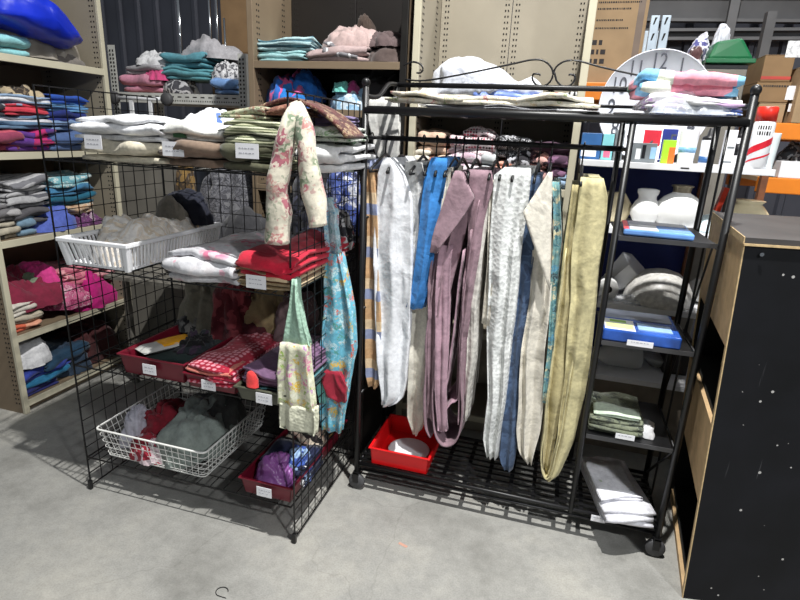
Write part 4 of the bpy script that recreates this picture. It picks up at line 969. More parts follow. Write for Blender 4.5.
rt('hanging_rail', [(RX0, 2.25, 1.585), (RXM, 2.25, 1.585)], .011)
rt('rail_support', [(RX0, RY0, 1.585), (RX0, RY1, 1.585)], .008); rt('rail_support', [(RXM, RY0, 1.585), (RXM, RY1, 1.585)], .008)
# scroll work on the back rail
def scr(name, pts):
    P_ = [at(400+x/4, y/4, y=RY1) for x, y in pts]; fine = []
    for i in range(len(P_)-1):
        p0, p1, p2, p3 = P_[max(0, i-1)], P_[i], P_[i+1], P_[min(len(P_)-1, i+2)]
        for k in range(5): t_ = k/5; fine.append(.5*((2*p1)+(p2-p0)*t_+(2*p0-5*p1+4*p2-p3)*t_*t_+(3*p1-p0-3*p2+p3)*t_**3))
    fine.append(P_[-1]); rt(name, fine, .0038, 6)
scr('scroll', [(20, 318), (100, 322), (250, 297), (430, 260), (530, 239), (580, 246), (610, 280), (606, 318), (580, 342), (548, 340), (530, 318), (534, 297), (556, 296)])
scr('scroll', [(556, 296), (562, 302)])
scr('scroll', [(612, 300), (625, 268), (660, 245), (710, 243), (800, 267), (900, 290), (1010, 312), (1160, 345), (1340, 385)])
scr('scroll', [(618, 290), (628, 325), (655, 346), (685, 338), (700, 312), (690, 297), (674, 300)])
scr('scroll', [(15, 262), (50, 248), (80, 256), (92, 275), (84, 290), (66, 292)])
scr('scroll', [(572, 403), (578, 376), (604, 364), (624, 378), (630, 405)])
# lattice bottom shelf
ZB = .135
rt('bottom_rail', [(RX0, RY0, ZB), (RX1, RY0, ZB)], .009); rt('bottom_rail', [(RX0, RY0, ZB-.028), (RX1, RY0, ZB-.028)], .006); rt('bottom_rail', [(RX0, RY1, ZB), (RX1, RY1, ZB)], .009)
for i in range(1, 9):
    y = RY0+(RY1-RY0)*i/9; MB().box(Vector((RX0, y-.007, ZB-.003))-rc, Vector((RX1, y+.007, ZB+.003))-rc).build('slat', BLK, rk)
for i in range(1, 13):
    x = RX0+(RX1-RX0)*i/13; MB().box(Vector((x-.009, RY0, ZB-.012))-rc, Vector((x+.009, RY1, ZB-.004))-rc).build('cross_slat', BLK, rk)
# four small side shelves
for z in (1.29, .893, .494):
    s = MB().box(Vector((RXM+.012, RY0-.005, z-.006))-rc, Vector((RX1-.014, RY1, z))-rc).build('side_shelf', BLK, rk, bevel=.002)
    MB().box(Vector((RXM+.012, RY0-.008, z-.014))-rc, Vector((RX1-.014, RY0-.004, z+.003))-rc).build('shelf_edge', plain('worn_black_edge', (60, 60, 62), .35), s)
for (px, py), wd in (((625, 436), .07), ((640, 343), .09), ((628, 519-.5), .0)):
    if wd: p = at(px, py+1, y=RY0-.01); card(rk, p-rc, wd, .022, lines=1)
p = at(598, 519, y=RY0-.015); card(rk, p-rc, .055, .028, lines=1)
# diagonal brace rods at the right end
rt('end_brace', [(RX1, RY1, .5), (RX1, RY0+.1, 1.28)], .004, 6); rt('end_brace', [(RX1, RY1, .14), (RX1, RY0, .5)], .006, 6)

# ---- on top of the rack
RT_ = ('y', RY0+.02); ZS = ZT+.013
o = folded('fabric_roll', 'fabric', 'long floral cream fabric folded flat along the front of the rack top', M('roll_flo', (218, 212, 194), 'floral', [(182, 120, 116), (140, 150, 110), (226, 220, 204), (206, 186, 150)], 30, thr=.45), (386, 94, 598, 107), ('y', RY0+.01), .15, 1, ZS+.012)
folded('sheet', 'sheet', 'grey folded sheet under the floral fabric on the rack top', M('gr_sh', (142, 142, 146)), (422, 107, 560, 117), ('y', RY0+.025), .3, 2, ZS)
folded('sheet', 'sheet', 'thin white folded sheet at the right under the floral fabric', M('wh_sh', (240, 240, 242)), (556, 109, 600, 118), ('y', RY0+.0), .3, 2, ZS)
folded('sheet', 'sheet', 'thin white folded sheet left of the pastel quilt stack', M('wh_sh2', (236, 236, 240)), (614, 112, 650, 120), ('y', RY0+.0), .25, 2, ZS)
puff('quilt', 'quilt', 'puffy white quilt bundled on the beige shelf behind the rack scrolls', M('puffy_w', (226, 230, 240)), [(427, 99), (428, 78), (436, 64), (452, 56), (474, 57), (496, 67), (512, 80), (522, 94), (500, 100), (460, 102)], ('y', 2.78), .34, .03, 7)
puff('quilt', 'quilt', 'small white quilt end right of the puffy white quilt', M('puffy_w2', (232, 234, 240)), [(508, 92), (516, 82), (530, 77), (540, 84), (542, 94), (525, 97)], ('y', 2.79), .2, .015, 9)
folded('bag', 'bag', 'periwinkle blue folded bag beneath the white quilts', plain('peri_bag', (108, 132, 196), .4, 0, .12, 8, .3, .01), (474, 90, 540, 103), ('y', 2.755), .14, 1, 1.736)
folded('cloth', 'cloth', 'black and white zebra striped cloth at the right of the blue bag', M('zebra', (222, 222, 220), 'stripe', [(30, 30, 34)], 45, 0, .55), (541, 91, 580, 101), ('y', 2.77), .2, 3, 1.736)
heap('curtain', 'curtain', 'white sheer cloth bunched at the left end of the beige shelf', M('sheer', (216, 214, 208)), (412, 86, 440, 102), ('y', 2.77), .2, 1.701, rough=.4)
PAST = M('pastel', (206, 226, 232), 'patch', [(130, 190, 226), (240, 160, 176), (238, 240, 226), (236, 150, 168), (190, 228, 206), (206, 222, 244), (140, 196, 226)], 6.5)
folded('quilt', 'quilt', 'pastel pink, blue and mint quilt topping the stack on the rack', PAST, (640, 64, 744, 96), ('y', RY0+.0), .36, 1.4, at(690, 95, y=RY0).z, sag=.5)
q = folded('quilt', 'quilt', 'lilac and white quilt in clear plastic under the pastel quilt', M('lilac_q', (226, 220, 226), 'blotch', [(206, 176, 214), (232, 232, 232), (214, 206, 222)], 7), (648, 95, 742, 110), ('y', RY0+.0), .36, 2, at(690, 109, y=RY0).z, sag=.3)
q = folded('quilt', 'quilt', 'blue and white quilt in plastic, bottom of the quilt stack', M('blue_q', (140, 160, 214), 'blotch', [(110, 134, 204), (214, 220, 234), (130, 150, 214)], 26, rough=.35), (652, 108, 742, 119), ('y', RY0+.0), .36, 2, ZS)
p, W_, H_, _ = frame((642, 93, 746, 119), ('y', RY0-.01), .38, ZS)
o = heap_mesh(W_, .38, H_*1.35, 5, .3, 18, 5).build('plastic_wrap', FILM, None, True, p); tag(o, 'crinkled clear plastic wrap around the two lower quilts on the rack top', 'plastic wrap')

# ---- hangers and hanging linen
def hanger(label, px, dz=0, w_=.19):
    x = at(px, 142, y=2.25).x; z = 1.585
    t = thing('clothes_hanger', label, 'hanger', (x, 2.25, z-.13), 0)
    hk = [(0, .016*math.cos(math.radians(a)), .137+.016*math.sin(math.radians(a))) for a in range(-150+180+0, -60+180-180+1, -15)] if False else [(0, .017*math.cos(math.radians(a)), .131+.017*math.sin(math.radians(a))) for a in range(200, -91, -20)]
    MB().tube(hk+[(0, 0, .10), (0, 0, .06)], .003, 6).build('hook', BLK, t, True)
    MB().tube([(0, -w_, .0), (0, -w_*.9, .015), (0, -.02, .062), (0, .02, .062), (0, w_*.9, .015), (0, w_, 0)], .006, 6).build('shoulders', BLK, t, True)
    MB().tube([(0, -w_, 0), (0, w_, 0)], .004, 6).build('trouser_bar', BLK, t, True)
    return t
HL = [(372, 'of the tan and blue striped curtain'), (386, 'of the long white tablecloth'), (402, 'of the light grey lace cloth'), (424, 'of the bright blue cloth'), (437, 'of the narrow ivory cloth'),
      (447, 'nearest left of the mauve tablecloth'), (456, 'first holding the mauve tablecloth'), (464, 'second holding the mauve tablecloth'), (478, 'right of the mauve tablecloth'),
      (498, 'of the white lace tablecloth'), (508, 'second on the white lace tablecloth'), (520, 'of the denim blue cloth'), (541, 'of the cream draped cloth'), (553, 'of the teal floral cloth'), (585, 'of the pale yellow tablecloth')]
for px, s in HL: hanger('black plastic hanger '+s, px)
G = None
WHC = M('white_damask', (236, 238, 242)); IV = M('ivory_c', (228, 224, 210)); MAU = M('mauve', (150, 122, 132)); BG = M('pale_yellow', (206, 196, 150)); LACE = M('white_lace', (232, 234, 232), 'lace', scale=60)
drape('hanging_curtain', 'tan, cream and blue striped narrow curtain hanging at the left end of the rack', 'curtain', M('tan_blue', (196, 160, 120), 'stripe', [(196, 158, 116), (120, 140, 180), (214, 190, 156), (190, 150, 108)], 5.5, 2), [(160, 366, 374), (200, 367, 377), (300, 365, 380), (350, 365, 381), (376, 366, 380), (387, 369, 376)], 2.1, .3, 1.5, .010)
drape('hanging_tablecloth', 'large plain white tablecloth hanging at the left of the rack', 'tablecloth', WHC, [(158, 384, 392), (172, 378, 404), (195, 376, 411), (250, 372, 411), (320, 374, 409), (380, 379, 406), (398, 382, 402), (406, 382, 389)], 2.085, .33, 2.5, .012)
drape('hanging_cloth', 'light grey lace cloth hanging between the white tablecloth and the blue cloth', 'cloth', M('lg_lace', (206, 206, 204), 'lace', scale=55), [(162, 404, 420), (185, 405, 424), (260, 408, 423), (308, 409, 420)], 2.12, .3, 2, .010)
drape('hanging_cloth', 'ivory tablecloth reaching down behind the mauve one over the red tray', 'tablecloth', IV, [(200, 420, 432), (280, 414, 432), (360, 410, 428), (420, 408, 425), (437, 413, 417)], 2.16, .25, 2, .010)
drape('hanging_cloth', 'bright blue cloth hanging left of the mauve tablecloth', 'cloth', M('bright_blue', (56, 134, 208)), [(158, 431, 448), (180, 425, 447), (215, 421, 441), (260, 416, 434), (290, 411, 428), (310, 406, 422)], 2.08, .28, 2.5, .012)
drape('hanging_cloth', 'narrow ivory cloth hanging between the blue cloth and the mauve one', 'cloth', M('ivory_n', (222, 216, 200)), [(168, 448, 453), (200, 443, 450), (260, 432, 440), (300, 428, 434)], 2.1, .25, 1, .006)
# mauve tablecloth: several folded leaves and a bottom loop
t = thing('hanging_tablecloth', 'mauve pleated tablecloth hanging in deep folds in the middle of the rack', 'tablecloth', (at(455, 440, y=2.08).x, 2.08, .4))
drape('cloth_fold', None, None, MAU, [(172, 456, 462), (195, 447, 472), (215, 441, 470), (250, 433, 460), (300, 428, 447), (360, 427, 440), (420, 426, 437)], 2.09, .25, 2.5, .012, mat_part=t)
drape('cloth_fold', None, None, MAU, [(170, 468, 490), (185, 468, 493), (230, 468, 482), (290, 462, 472), (340, 458, 466), (400, 456, 464)], 2.08, .28, 2.5, .010, mat_part=t)
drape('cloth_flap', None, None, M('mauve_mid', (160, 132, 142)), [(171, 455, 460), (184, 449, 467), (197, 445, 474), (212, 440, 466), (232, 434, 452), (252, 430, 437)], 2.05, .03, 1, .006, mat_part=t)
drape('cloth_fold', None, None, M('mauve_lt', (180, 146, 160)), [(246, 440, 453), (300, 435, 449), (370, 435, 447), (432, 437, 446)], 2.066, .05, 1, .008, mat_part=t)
ribbon('cloth_loop', MAU, [(458, 215), (445, 260), (437, 320), (434, 380), (434, 425), (440, 443), (450, 446), (459, 438), (463, 415), (462, 360), (466, 290), (474, 230)], 2.065, .28, .006, t, seed=3)
ribbon('cloth_loop', MAU, [(448, 225), (436, 270), (428, 330), (424, 390), (424, 425), (429, 438)], 2.08, .28, .006, t, seed=5)
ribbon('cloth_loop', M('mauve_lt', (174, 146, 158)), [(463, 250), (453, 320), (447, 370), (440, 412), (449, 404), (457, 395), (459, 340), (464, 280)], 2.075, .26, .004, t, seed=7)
ribbon('cloth_loop', MAU, [(480, 200), (470, 250), (462, 320), (460, 400), (459, 425)], 2.07, .26, .005, t, seed=9)
drape('hanging_cloth', 'cream and white embroidered cloth directly right of the mauve tablecloth', 'cloth', M('crm_emb', (214, 210, 202), 'lace', scale=40), [(190, 483, 493), (240, 472, 484), (300, 467, 477), (340, 466, 476), (400, 463, 470), (421, 461, 466)], 2.1, .25, 2, .008)
drape('hanging_tablecloth', 'white lace tablecloth hanging right of the mauve one', 'tablecloth', LACE, [(168, 505, 532), (176, 494, 532), (210, 492, 528), (260, 489, 520), (325, 486, 514), (400, 488, 505), (440, 484, 500), (459, 487, 497)], 2.08, .3, 4, .014)
drape('hanging_cloth', 'cream lace-edged cloth partly hidden left of the white lace tablecloth', 'cloth', M('crm_lace', (216, 210, 196), 'lace', scale=50), [(180, 493, 502), (230, 489, 498), (290, 485, 493), (325, 483, 491)], 2.1, .25, 1.5, .008)
drape('hanging_cloth', 'denim blue patterned cloth hanging between the white lace and cream cloths', 'cloth', M('denim_h', (58, 78, 108), 'blotch', [(58, 78, 108), (70, 92, 124), (50, 68, 98)], 14), [(176, 530, 540), (200, 525, 539), (250, 519, 537), (320, 513, 528), (400, 504, 520), (460, 499, 514), (470, 505, 512)], 2.1, .3, 2, .010)
drape('hanging_tablecloth', 'cream tablecloth with a turned-over flap hanging right of the denim blue cloth', 'tablecloth', M('cream_white', (228, 222, 208)), [(212, 526, 548), (250, 531, 553), (300, 528, 549), (350, 522, 546), (400, 519, 544), (430, 516, 540), (455, 518, 533), (464, 525, 531)], 2.09, .3, 3, .014)
t = bpy.data.objects[-1] if False else None
o = MB().grid(lambda u, v: (lambda A, B: (A+(B-A)*v)+Vector((0, -.015*math.sin(v*PI)-.01*u, 0)))(*(lambda z_: (Vector((at(549, 172, y=2.06).x+(at(523, 212, y=2.06).x-at(549, 172, y=2.06).x)*u, 2.06, at(549, 172, y=2.06).z+(at(523, 212, y=2.06).z-at(549, 172, y=2.06).z)*u)), Vector((at(552, 172, y=2.06).x+(at(550, 290, y=2.06).x-at(552, 172, y=2.06).x)*u, 2.06, at(552, 172, y=2.06).z+(at(550, 290, y=2.06).z-at(552, 172, y=2.06).z)*u))))(0)), 14, 10).build('hanging_cloth', M('cream_flap', (232, 226, 212)), None, True, solid=.004)
tag(o, 'smooth cream triangular cloth flap hanging over the denim blue cloth', 'cloth')
drape('hanging_cloth', 'narrow teal floral cloth hanging beside the pale yellow tablecloth', 'cloth', M('teal_flo', (116, 160, 160), 'floral', [(60, 110, 120), (206, 196, 160), (80, 140, 170), (40, 60, 70)], 26), [(182, 553, 560), (240, 553, 561), (300, 549, 556), (360, 547, 553), (402, 543, 548)], 2.08, .25, 1, .006)
t = thing('hanging_tablecloth', 'pale yellow tablecloth hanging in long folds at the right of the rack', 'tablecloth', (at(575, 440, y=2.08).x, 2.08, .4))
drape('cloth_fold', None, None, BG, [(178, 580, 603), (195, 577, 606), (240, 572, 603), (300, 572, 599), (350, 566, 592), (400, 562, 584), (440, 558, 576), (475, 549, 560), (481, 545, 552)], 2.07, .28, 2.5, .012, mat_part=t)
drape('cloth_fold', None, None, M('pale_yellow_b', (190, 178, 132)), [(185, 574, 582), (220, 569, 578), (280, 561, 574), (340, 551, 570), (400, 544, 560), (450, 541, 552), (470, 541, 548)], 2.1, .28, 2, .010, mat_part=t)
ribbon('cloth_loop', BG, [(566, 250), (554, 330), (546, 400), (541, 460), (545, 479), (552, 474), (560, 440), (568, 390), (580, 330)], 2.065, .2, .005, t, seed=2)
# white cloth at left end behind hooks, curtain on the beige unit edge
drape('hanging_sheet', 'white sheet hanging behind the left end of the rack, over the beige upright', 'sheet', M('wsheet', (222, 221, 216)), [(97, 372, 398), (115, 368, 400), (160, 378, 398), (200, 380, 396)], 2.425, .03, 1.5, .010)
# red tray with plate
a, b_ = at(371, 462, y=2.075), at(428, 476, y=2.075)
tr = tray('plastic_tray', 'bright red plastic tray on the lower shelf of the garment rack', a.x, b_.x, 2.06, 2.38, ZB+.005, .085, REDPL, flare=.006)
o = MB().lathe([(.03, 0), (.06, .002), (.098, .016), (.1, .018), (.096, .019), (.06, .006), (.001, .005)], (0, 0, 0), 32).build('plate', WPLAS, None, True, ((a.x+b_.x)/2+.01, 2.2, ZB+.011)); tag(o, 'round white plate lying in the bright red tray', 'plate')
# ---- things on the four side shelves
def book_like(name, label, cat, W, D, H, loc, rz, m, extra):
    t = thing(name, label, cat, loc, rz)
    MB().box((-W/2, -D/2, 0), (W/2, D/2, H)).build('body', m, t, bevel=min(.006, H*.4))
    for i_, (nm, mm, (x0, y0, x1, y1)) in enumerate(extra): MB().box((x0*W-W/2, y0*D-D/2, H-.001), (x1*W-W/2, y1*D-D/2, H+.0008*(i_+1))).build(nm, mm, t)
    return t
sb = plain('pack_blue', (40, 84, 170), .25, 0, .3, 14, .2); sw = plain('pack_white', (226, 228, 232), .25); sg = plain('pack_green', (150, 196, 90), .25)
sx_ = (RXM+RX1)/2
book_like('bedding_packet', 'flat blue and white linen packet with a red spine on the top side shelf', 'packet', .23, .24, .022, (sx_-.02, 2.19, 1.292), -.06, plain('pack_lblue', (110, 156, 222), .25, 0, .2, 10, .2),
          [('print', plain('pk_red', (214, 80, 84), .3), (0, .02, .08, .98)), ('print', sw, (.09, .02, .5, .6)), ('print', plain('pk_grey', (140, 142, 150), .3), (.09, .62, .95, .98))])
book_like('bedding_packet', 'blue tablecloth packet with a green and white label on the second side shelf', 'packet', .27, .28, .045, (sx_-.02, 2.19, .895), -.02, sb,
          [('label_panel', sw, (.02, .03, .42, .5)), ('print', sg, (.1, .36, .32, .46)), ('print', plain('pk_lime', (206, 220, 150), .3), (.04, .1, .4, .28)), ('print', plain('pk_sil', (150, 158, 176), .25), (.03, .56, .95, .97)), ('print', plain('pk_pale', (150, 184, 226), .25), (.46, .12, .9, .4))])
t = folded_mesh(.2, .26, .06, 4, 91).build('folded_cloth', M('sage_pat', (120, 126, 104), 'floral', [(60, 66, 60), (190, 200, 180), (90, 96, 84)], 24), None, True, (sx_-.05, 2.2, .496)); tag(t, 'sage and black patterned folded cloth on the third side shelf', 'cloth')
t = folded_mesh(.17, .10, .014, 2, 93).build('folded_cloth', M('pale_mint', (206, 222, 200)), None, True, (sx_-.05, 2.15, .558)); tag(t, 'pale mint napkin topmost on the third side shelf', 'napkin')
t = heap_mesh(.07, .12, .05, 94, .5, 12).build('folded_cloth', wht, None, True, (sx_+.07, 2.15, .496)); tag(t, 'scrunched white cloth end beside the sage patterned cloth', 'cloth')
t = folded_mesh(.2, .4, .07, 3, 95, .5).build('towel', M('white_tw', (232, 232, 238)), None, True, (sx_+.005, 2.21, ZB+.005), .22); tag(t, 'thick white folded towel on the bottom of the side shelves', 'towel')
t = folded_mesh(.17, .3, .02, 2, 96, .6).build('towel', M('white_tw2', (236, 236, 242), 'floral', [(236, 236, 242), (236, 236, 242), (236, 236, 242), (130, 170, 80), (236, 236, 242)], 9, thr=.2), None, True, (sx_-.015, 2.2, ZB+.078), .24); tag(t, 'white towel with a small green embroidery, topmost on the bottom shelf', 'towel')

# ================================================================== WHITE SHELF OF LAMPSHADES
WX0, WX1, WY0, WY1 = .07, .99, 2.8, 3.22
ws = thing('white_shelf_unit', 'white shelving with navy back full of glass lampshades behind the rack side shelves', 'shelving', (WX0, WY0, 0)); W_ = WX1-WX0; D_ = WY1-WY0
for z in (1.525, 1.215, .835, .445): MB().box((0, 0, z-.028), (W_ if z != 1.525 else .82, D_, z)).build('shelf', WHITESH, ws, bevel=.002)
xr = at(698, 190, y=3.2).x-WX0
MB().box((0, D_, .42), (xr, D_+.012, 1.5)).build('back_panel', NAVY, ws)
MB().box((xr, D_-.03, 0), (xr+.03, D_+.012, 1.5)).build('post', WOOD, ws)
MB().box((W_-.03, D_-.03, 0), (W_, D_+.01, 1.5)).build('post', WOOD, ws)
MB().box((0, .02, 0), (.02, D_, 1.5)).build('side_panel', GREYBOARD, ws)
MB().box((0, .05, 0), (W_, .07, .415)).build('base_panel', plain('dim_brown_panel', (134, 124, 110), .7), ws)
m = MB()
m.box((.44, -.0012, 1.508), (.475, -.0004, 1.514))
m.build('printing', INK, ws)
def onshelf(label, name, cat, px, pybase, ysh, z, prof, mat, n=24, extra=None, sc=1):
    x = at(px, pybase, y=ysh).x
    if isinstance(label, tuple): label, grp = label
    t = thing(name, label, cat, (x, ysh, z))
    MB().lathe([(r*sc, h*sc) for r, h in prof], (0, 0, 0), n).build('shade' if 'shade' in name else 'body', mat, t, True)
    if extra: extra(t)
    return t
Zs = 1.216
globe = [(.05, 0), (.085, .012), (.105, .05), (.11, .085), (.10, .125), (.075, .155), (.045, .172), (.042, .175), (.04, .178)]
def collar(t): MB().lathe([(.036, .170), (.04, .176), (.042, .2), (.05, .205), (.05, .21), (.038, .212)], (0, 0, 0), 18).build('collar', plain('brass_grey', (150, 140, 120), .3, .6), t, True)
onshelf('large white opal globe lampshade with a metal collar on the second white shelf', 'lampshade', 'lampshade', 678, 212, 2.93, Zs, globe, OPAL, extra=collar)
jar = [(.045, 0), (.04, .01), (.055, .03), (.07, .06), (.07, .085), (.055, .12), (.042, .135), (.042, .15), (.05, .165), (.05, .18), (.035, .185)]
onshelf('white bulbous opal glass lampshade with waisted neck left of the large globe', 'lampshade', 'lampshade', 645, 212, 2.93, Zs, jar, OPAL)
onshelf('cream tinted glass lampshade behind the middle rack posts', 'lampshade', 'lampshade', 616, 208, 3.0, Zs, [(.03, 0), (.06, .02), (.075, .06), (.07, .1), (.045, .135), (.035, .15), (.03, .152)], CREAMGL)
onshelf('round cream glass lampshade close to the pale yellow tablecloth', 'lampshade', 'lampshade', 601, 205, 3.05, Zs, [(.03, 0), (.07, .03), (.085, .08), (.065, .13), (.035, .15), (.03, .152)], plain('yellowed_glass', (226, 214, 180), .2))
def scallop(t): pass
onshelf('amber-cream globe lampshade at the right behind the black cabinet', 'lampshade', 'lampshade', 747, 212, 3.0, Zs, [(.05, 0), (.085, .02), (.1, .06), (.09, .1), (.065, .13), (.055, .14), (.07, .155), (.066, .157)], CREAMGL)
onshelf('pale blue-white glass dish lampshade between the right rack posts', 'lampshade', 'lampshade', 717, 212, 2.98, Zs, [(.12, 0), (.12, .01), (.10, .04), (.06, .07), (.03, .08), (.01, .082)], plain('ice_glass', (206, 222, 226), .15))
Zs = .836
onshelf('domed frosted rice-pattern glass lampshade on the third white shelf', 'lampshade', 'lampshade', 657, 300, 2.95, Zs, [(.165, 0), (.168, .01), (.158, .06), (.13, .115), (.085, .152), (.04, .166), (.005, .17)], RICE, 32)
onshelf('clear moulded glass bowl lampshade behind the domed frosted one', 'lampshade', 'lampshade', 632, 290, 3.1, Zs, [(.05, 0), (.08, .03), (.09, .08), (.085, .12), (.08, .122)], GLASS)
x = at(622, 285, y=3.0)
t = thing('lampshade', 'white six-sided paper lampshade tilted on the third white shelf', 'lampshade', (x.x-.03, 3.05, Zs+.06)); o = MB().lathe([(.055, -.1), (.055, -.098), (.105, .08), (.10, .085), (.02, .086)], (0, 0, .05), 6).build('shade', WHITESH, t); o.rotation_euler = (.2, .75, 0)
t = thing('lampshade', 'small white cone lampshade lying with its hole toward us on the third white shelf', 'lampshade', (at(606, 297, y=2.93).x, 2.93, Zs+.052)); o = MB().lathe([(.02, -.06), (.05, -.06), (.05, .05), (.045, .06), (.02, .058)], (0, 0, 0), 20, 'y').build('shade', OPAL, t, True); MB().lathe([(.018, -.064), (.018, -.061)], (0, 0, 0), 14, 'y').build('hole', HOLE, t)
onshelf('white glass lampshade at the right end of the third white shelf', 'lampshade', 'lampshade', 700, 310, 3.05, Zs, [(.05, 0), (.085, .02), (.09, .06), (.07, .1), (.05, .115)], OPAL)
o = heap_mesh(.28, .14, .035, 31, .7, 20).build('plastic_bag', FILM, None, True, (at(640, 315, y=2.86).x, 2.88, Zs)); tag(o, 'crinkled clear plastic bag at the front of the third white shelf', 'bag')
Zs = .446
t = thing('glass_jar', 'clear glass jar lying on its side on the lowest white shelf', 'jar', (at(625, 358, y=2.95).x, 2.95, Zs+.062)); MB().lathe([(.03, -.14), (.045, -.12), (.06, -.09), (.062, .05), (.055, .08), (.04, .085)], (0, 0, 0), 22, 'x').build('body', GLASS, t, True)
onshelf('clear glass dish lampshade beside the glass jar on the lowest white shelf', 'lampshade', 'lampshade', 655, 372, 3.05, Zs, [(.04, 0), (.07, .03), (.095, .06), (.09, .062)], GLASS)
o = MB().box((-.06, -.1, 0), (.06, .1, .2)).build('speaker_box', plain('dk_box', (34, 30, 28), .6), None, loc=(at(672, 372, y=3.0).x+.0, 3.05, Zs), bevel=.006); tag(o, 'small dark box at the right of the lowest white shelf', 'box')
# items on the top white shelf
Zs = 1.526; YS = 2.95
def item(px0, px1, pyt, y=YS): a, b = at(px0, 150, y=y), at(px1, 150, y=y); return (a.x+b.x)/2, b.x-a.x, at((px0+px1)/2, pyt, y=y).z-Zs
def pbox(label, px0, px1, pyt, m, y=YS, d=.08, ex=None, name='small_box', cat='box'):
    cx, w_, h = item(px0, px1, pyt, y); t = thing(name, label, cat, (cx, y, Zs)); MB().box((-w_/2, -d/2, 0), (w_/2, d/2, h)).build('body', m, t, bevel=.002)
    for (a, b, c, e, mm) in (ex or []): MB().box((w_*(a-.5), -d/2-.001, h*c), (w_*(b-.5), -d/2, h*e)).build('print', mm, t)
    return t
def pcup(label, px0, px1, pyt, m, y=YS, lid=None, name='cup', cat='cup', taper=.8, ex=None):
    cx, w_, h = item(px0, px1, pyt, y); t = thing(name, label, cat, (cx, y, Zs)); r = w_/2
    MB().lathe([(r*taper, 0), (r*taper, .002), (r, h*.97), (r*.98, h), (r*.8, h)], (0, 0, 0), 20).build('body', m, t, True)
    if lid: MB().lathe([(r*1.02, h), (r*1.02, h+.012), (r*.5, h+.02), (r*.3, h+.05), (r*.2, h+.052)], (0, 0, 0), 16).build('lid', lid, t, True)
    for (c, e, mm) in (ex or []): MB().lathe([((r*(taper+(1-taper)*c))*1.02, h*c), ((r*(taper+(1-taper)*e))*1.02, h*e)], (0, 0, 0), 20).build('print', mm, t, True)
    return t
pbk = plain('p_blue', (50, 96, 150), .4); prd = plain('p_red', (206, 40, 60), .4); plm = plain('p_lime', (170, 224, 50), .4); por = plain('p_orng', (240, 120, 50), .4); gyp = plain('p_grey', (120, 126, 130), .4); blp = plain('p_black', (26, 26, 30), .4)
pbox('flat blue and white boxed item at the left of the top white shelf', 580, 600, 133, pbk, ex=[(.05, .8, .1, .5, WPLAS)])
pbox('turquoise packet with pink print beside the blue box on the top white shelf', 601, 612, 134, plain('p_turq', (130, 200, 206), .4), ex=[(.2, .8, .1, .5, plain('p_pk', (220, 110, 140), .4))])
pbox('grey arched device left of the middle rack post', 613, 622, 130, gyp)
pbox('grey boxed hardware set behind clear film on the top white shelf', 632, 656, 143, gyp, 2.86, .05, ex=[(.15, .35, .15, .7, WPLAS), (.4, .55, .2, .9, blp), (.75, .98, .2, .8, plain('p_ltb', (150, 190, 220), .4))])
pbox('red and white packet at the back of the top white shelf', 641, 658, 130, prd, 3.08, .06, ex=[(0, 1, .0, .5, WPLAS)])
pbox('navy packet right of the red one at the back of the top white shelf', 659, 674, 129, plain('p_navy', (36, 50, 130), .4), 3.08, .06)
pbox('lime and orange packet on the top white shelf', 662, 675, 140, plm, 2.86, .03, ex=[(.5, 1, 0, .7, por)], name='packet', cat='packet')
pcup('large white plastic cup with small blue print on the top white shelf', 677, 697, 130, WPLAS, 2.9, ex=[(.35, .5, plain('p_sky', (130, 180, 220), .4))])
pcup('white pot with a black lid on the top white shelf', 700, 716, 140, WPLAS, 2.9, blp, 'pot', 'pot', .95, ex=[(.1, .35, pbk)])
pbox('white carton with pale print between the right rack posts', 723, 733, 130, WPLAS, 2.9, .06, ex=[(.1, .9, .1, .15, gyp), (.2, .9, .5, .55, gyp)], name='carton_box')
pcup('white bottle with black cap beside the white carton', 734, 744, 138, WPLAS, 2.9, blp, 'bottle', 'bottle', 1, ex=[(.4, .8, blp)])
def spraycan():
    cx, w_, _ = item(750, 768, 120, 2.84); r = .042; h = .2
    t = thing('aerosol_can', 'tall white and red can with a red cap on the top white shelf', 'can', (cx, 2.84, Zs))
    MB().lathe([(r*.95, 0), (r, .004), (r, h-.01), (r*.9, h)], (0, 0, 0), 22).build('body', WPLAS, t, True)
    MB().lathe([(r*.96, h), (r*.96, h+.055), (r*.85, h+.06), (.002, h+.06)], (0, 0, 0), 22).build('cap', plain('cap_red', (232, 50, 36), .35), t, True)
    def band(z0, sl, th, mat):
        MB().grid(lambda u, v: ((r+.0008)*math.cos(PI+u*PI), (r+.0008)*math.sin(PI+u*PI), z0+sl*u+th*v), 12, 1).build('red_flash', mat, t)
    band(.05, .07, .03, plain('flash', (214, 30, 50), .4)); band(.02, .05, .008, plain('flash', (214, 30, 50), .4))
    m = MB(); rnd = random.Random(3)
    for row_ in range(2):
        a = 1.25*PI
        while a < 1.62*PI:
            b = a+rnd.uniform(.08, .18); z0 = .165-row_*.024
            m.quad(*[((r+.001)*math.cos(q), (r+.001)*math.sin(q), z) for q, z in ((a, z0), (b, z0), (b, z0+.016), (a, z0+.016))]); a = b+.09
    o_ = m.build('printing', INK, t); o_['kind'] = 'stuff'
spraycan()
pcup('frosted white tumbler in front of the tall white and red can', 765, 778, 133, plain('frost', (222, 232, 234), .3), 2.84, None, 'tumbler', 'cup', .7)
o = MB().box((-.012, -.02, 0), (.012, .02, .12)).build('orange_pole', plain('fluoro', (240, 70, 40), .4), None, loc=(at(722, 185, y=3.12).x, 3.12, 1.3)); o.rotation_euler = (0, .18, 0)
tag(o, 'fluorescent orange strap hanging under the top white shelf', 'strap')
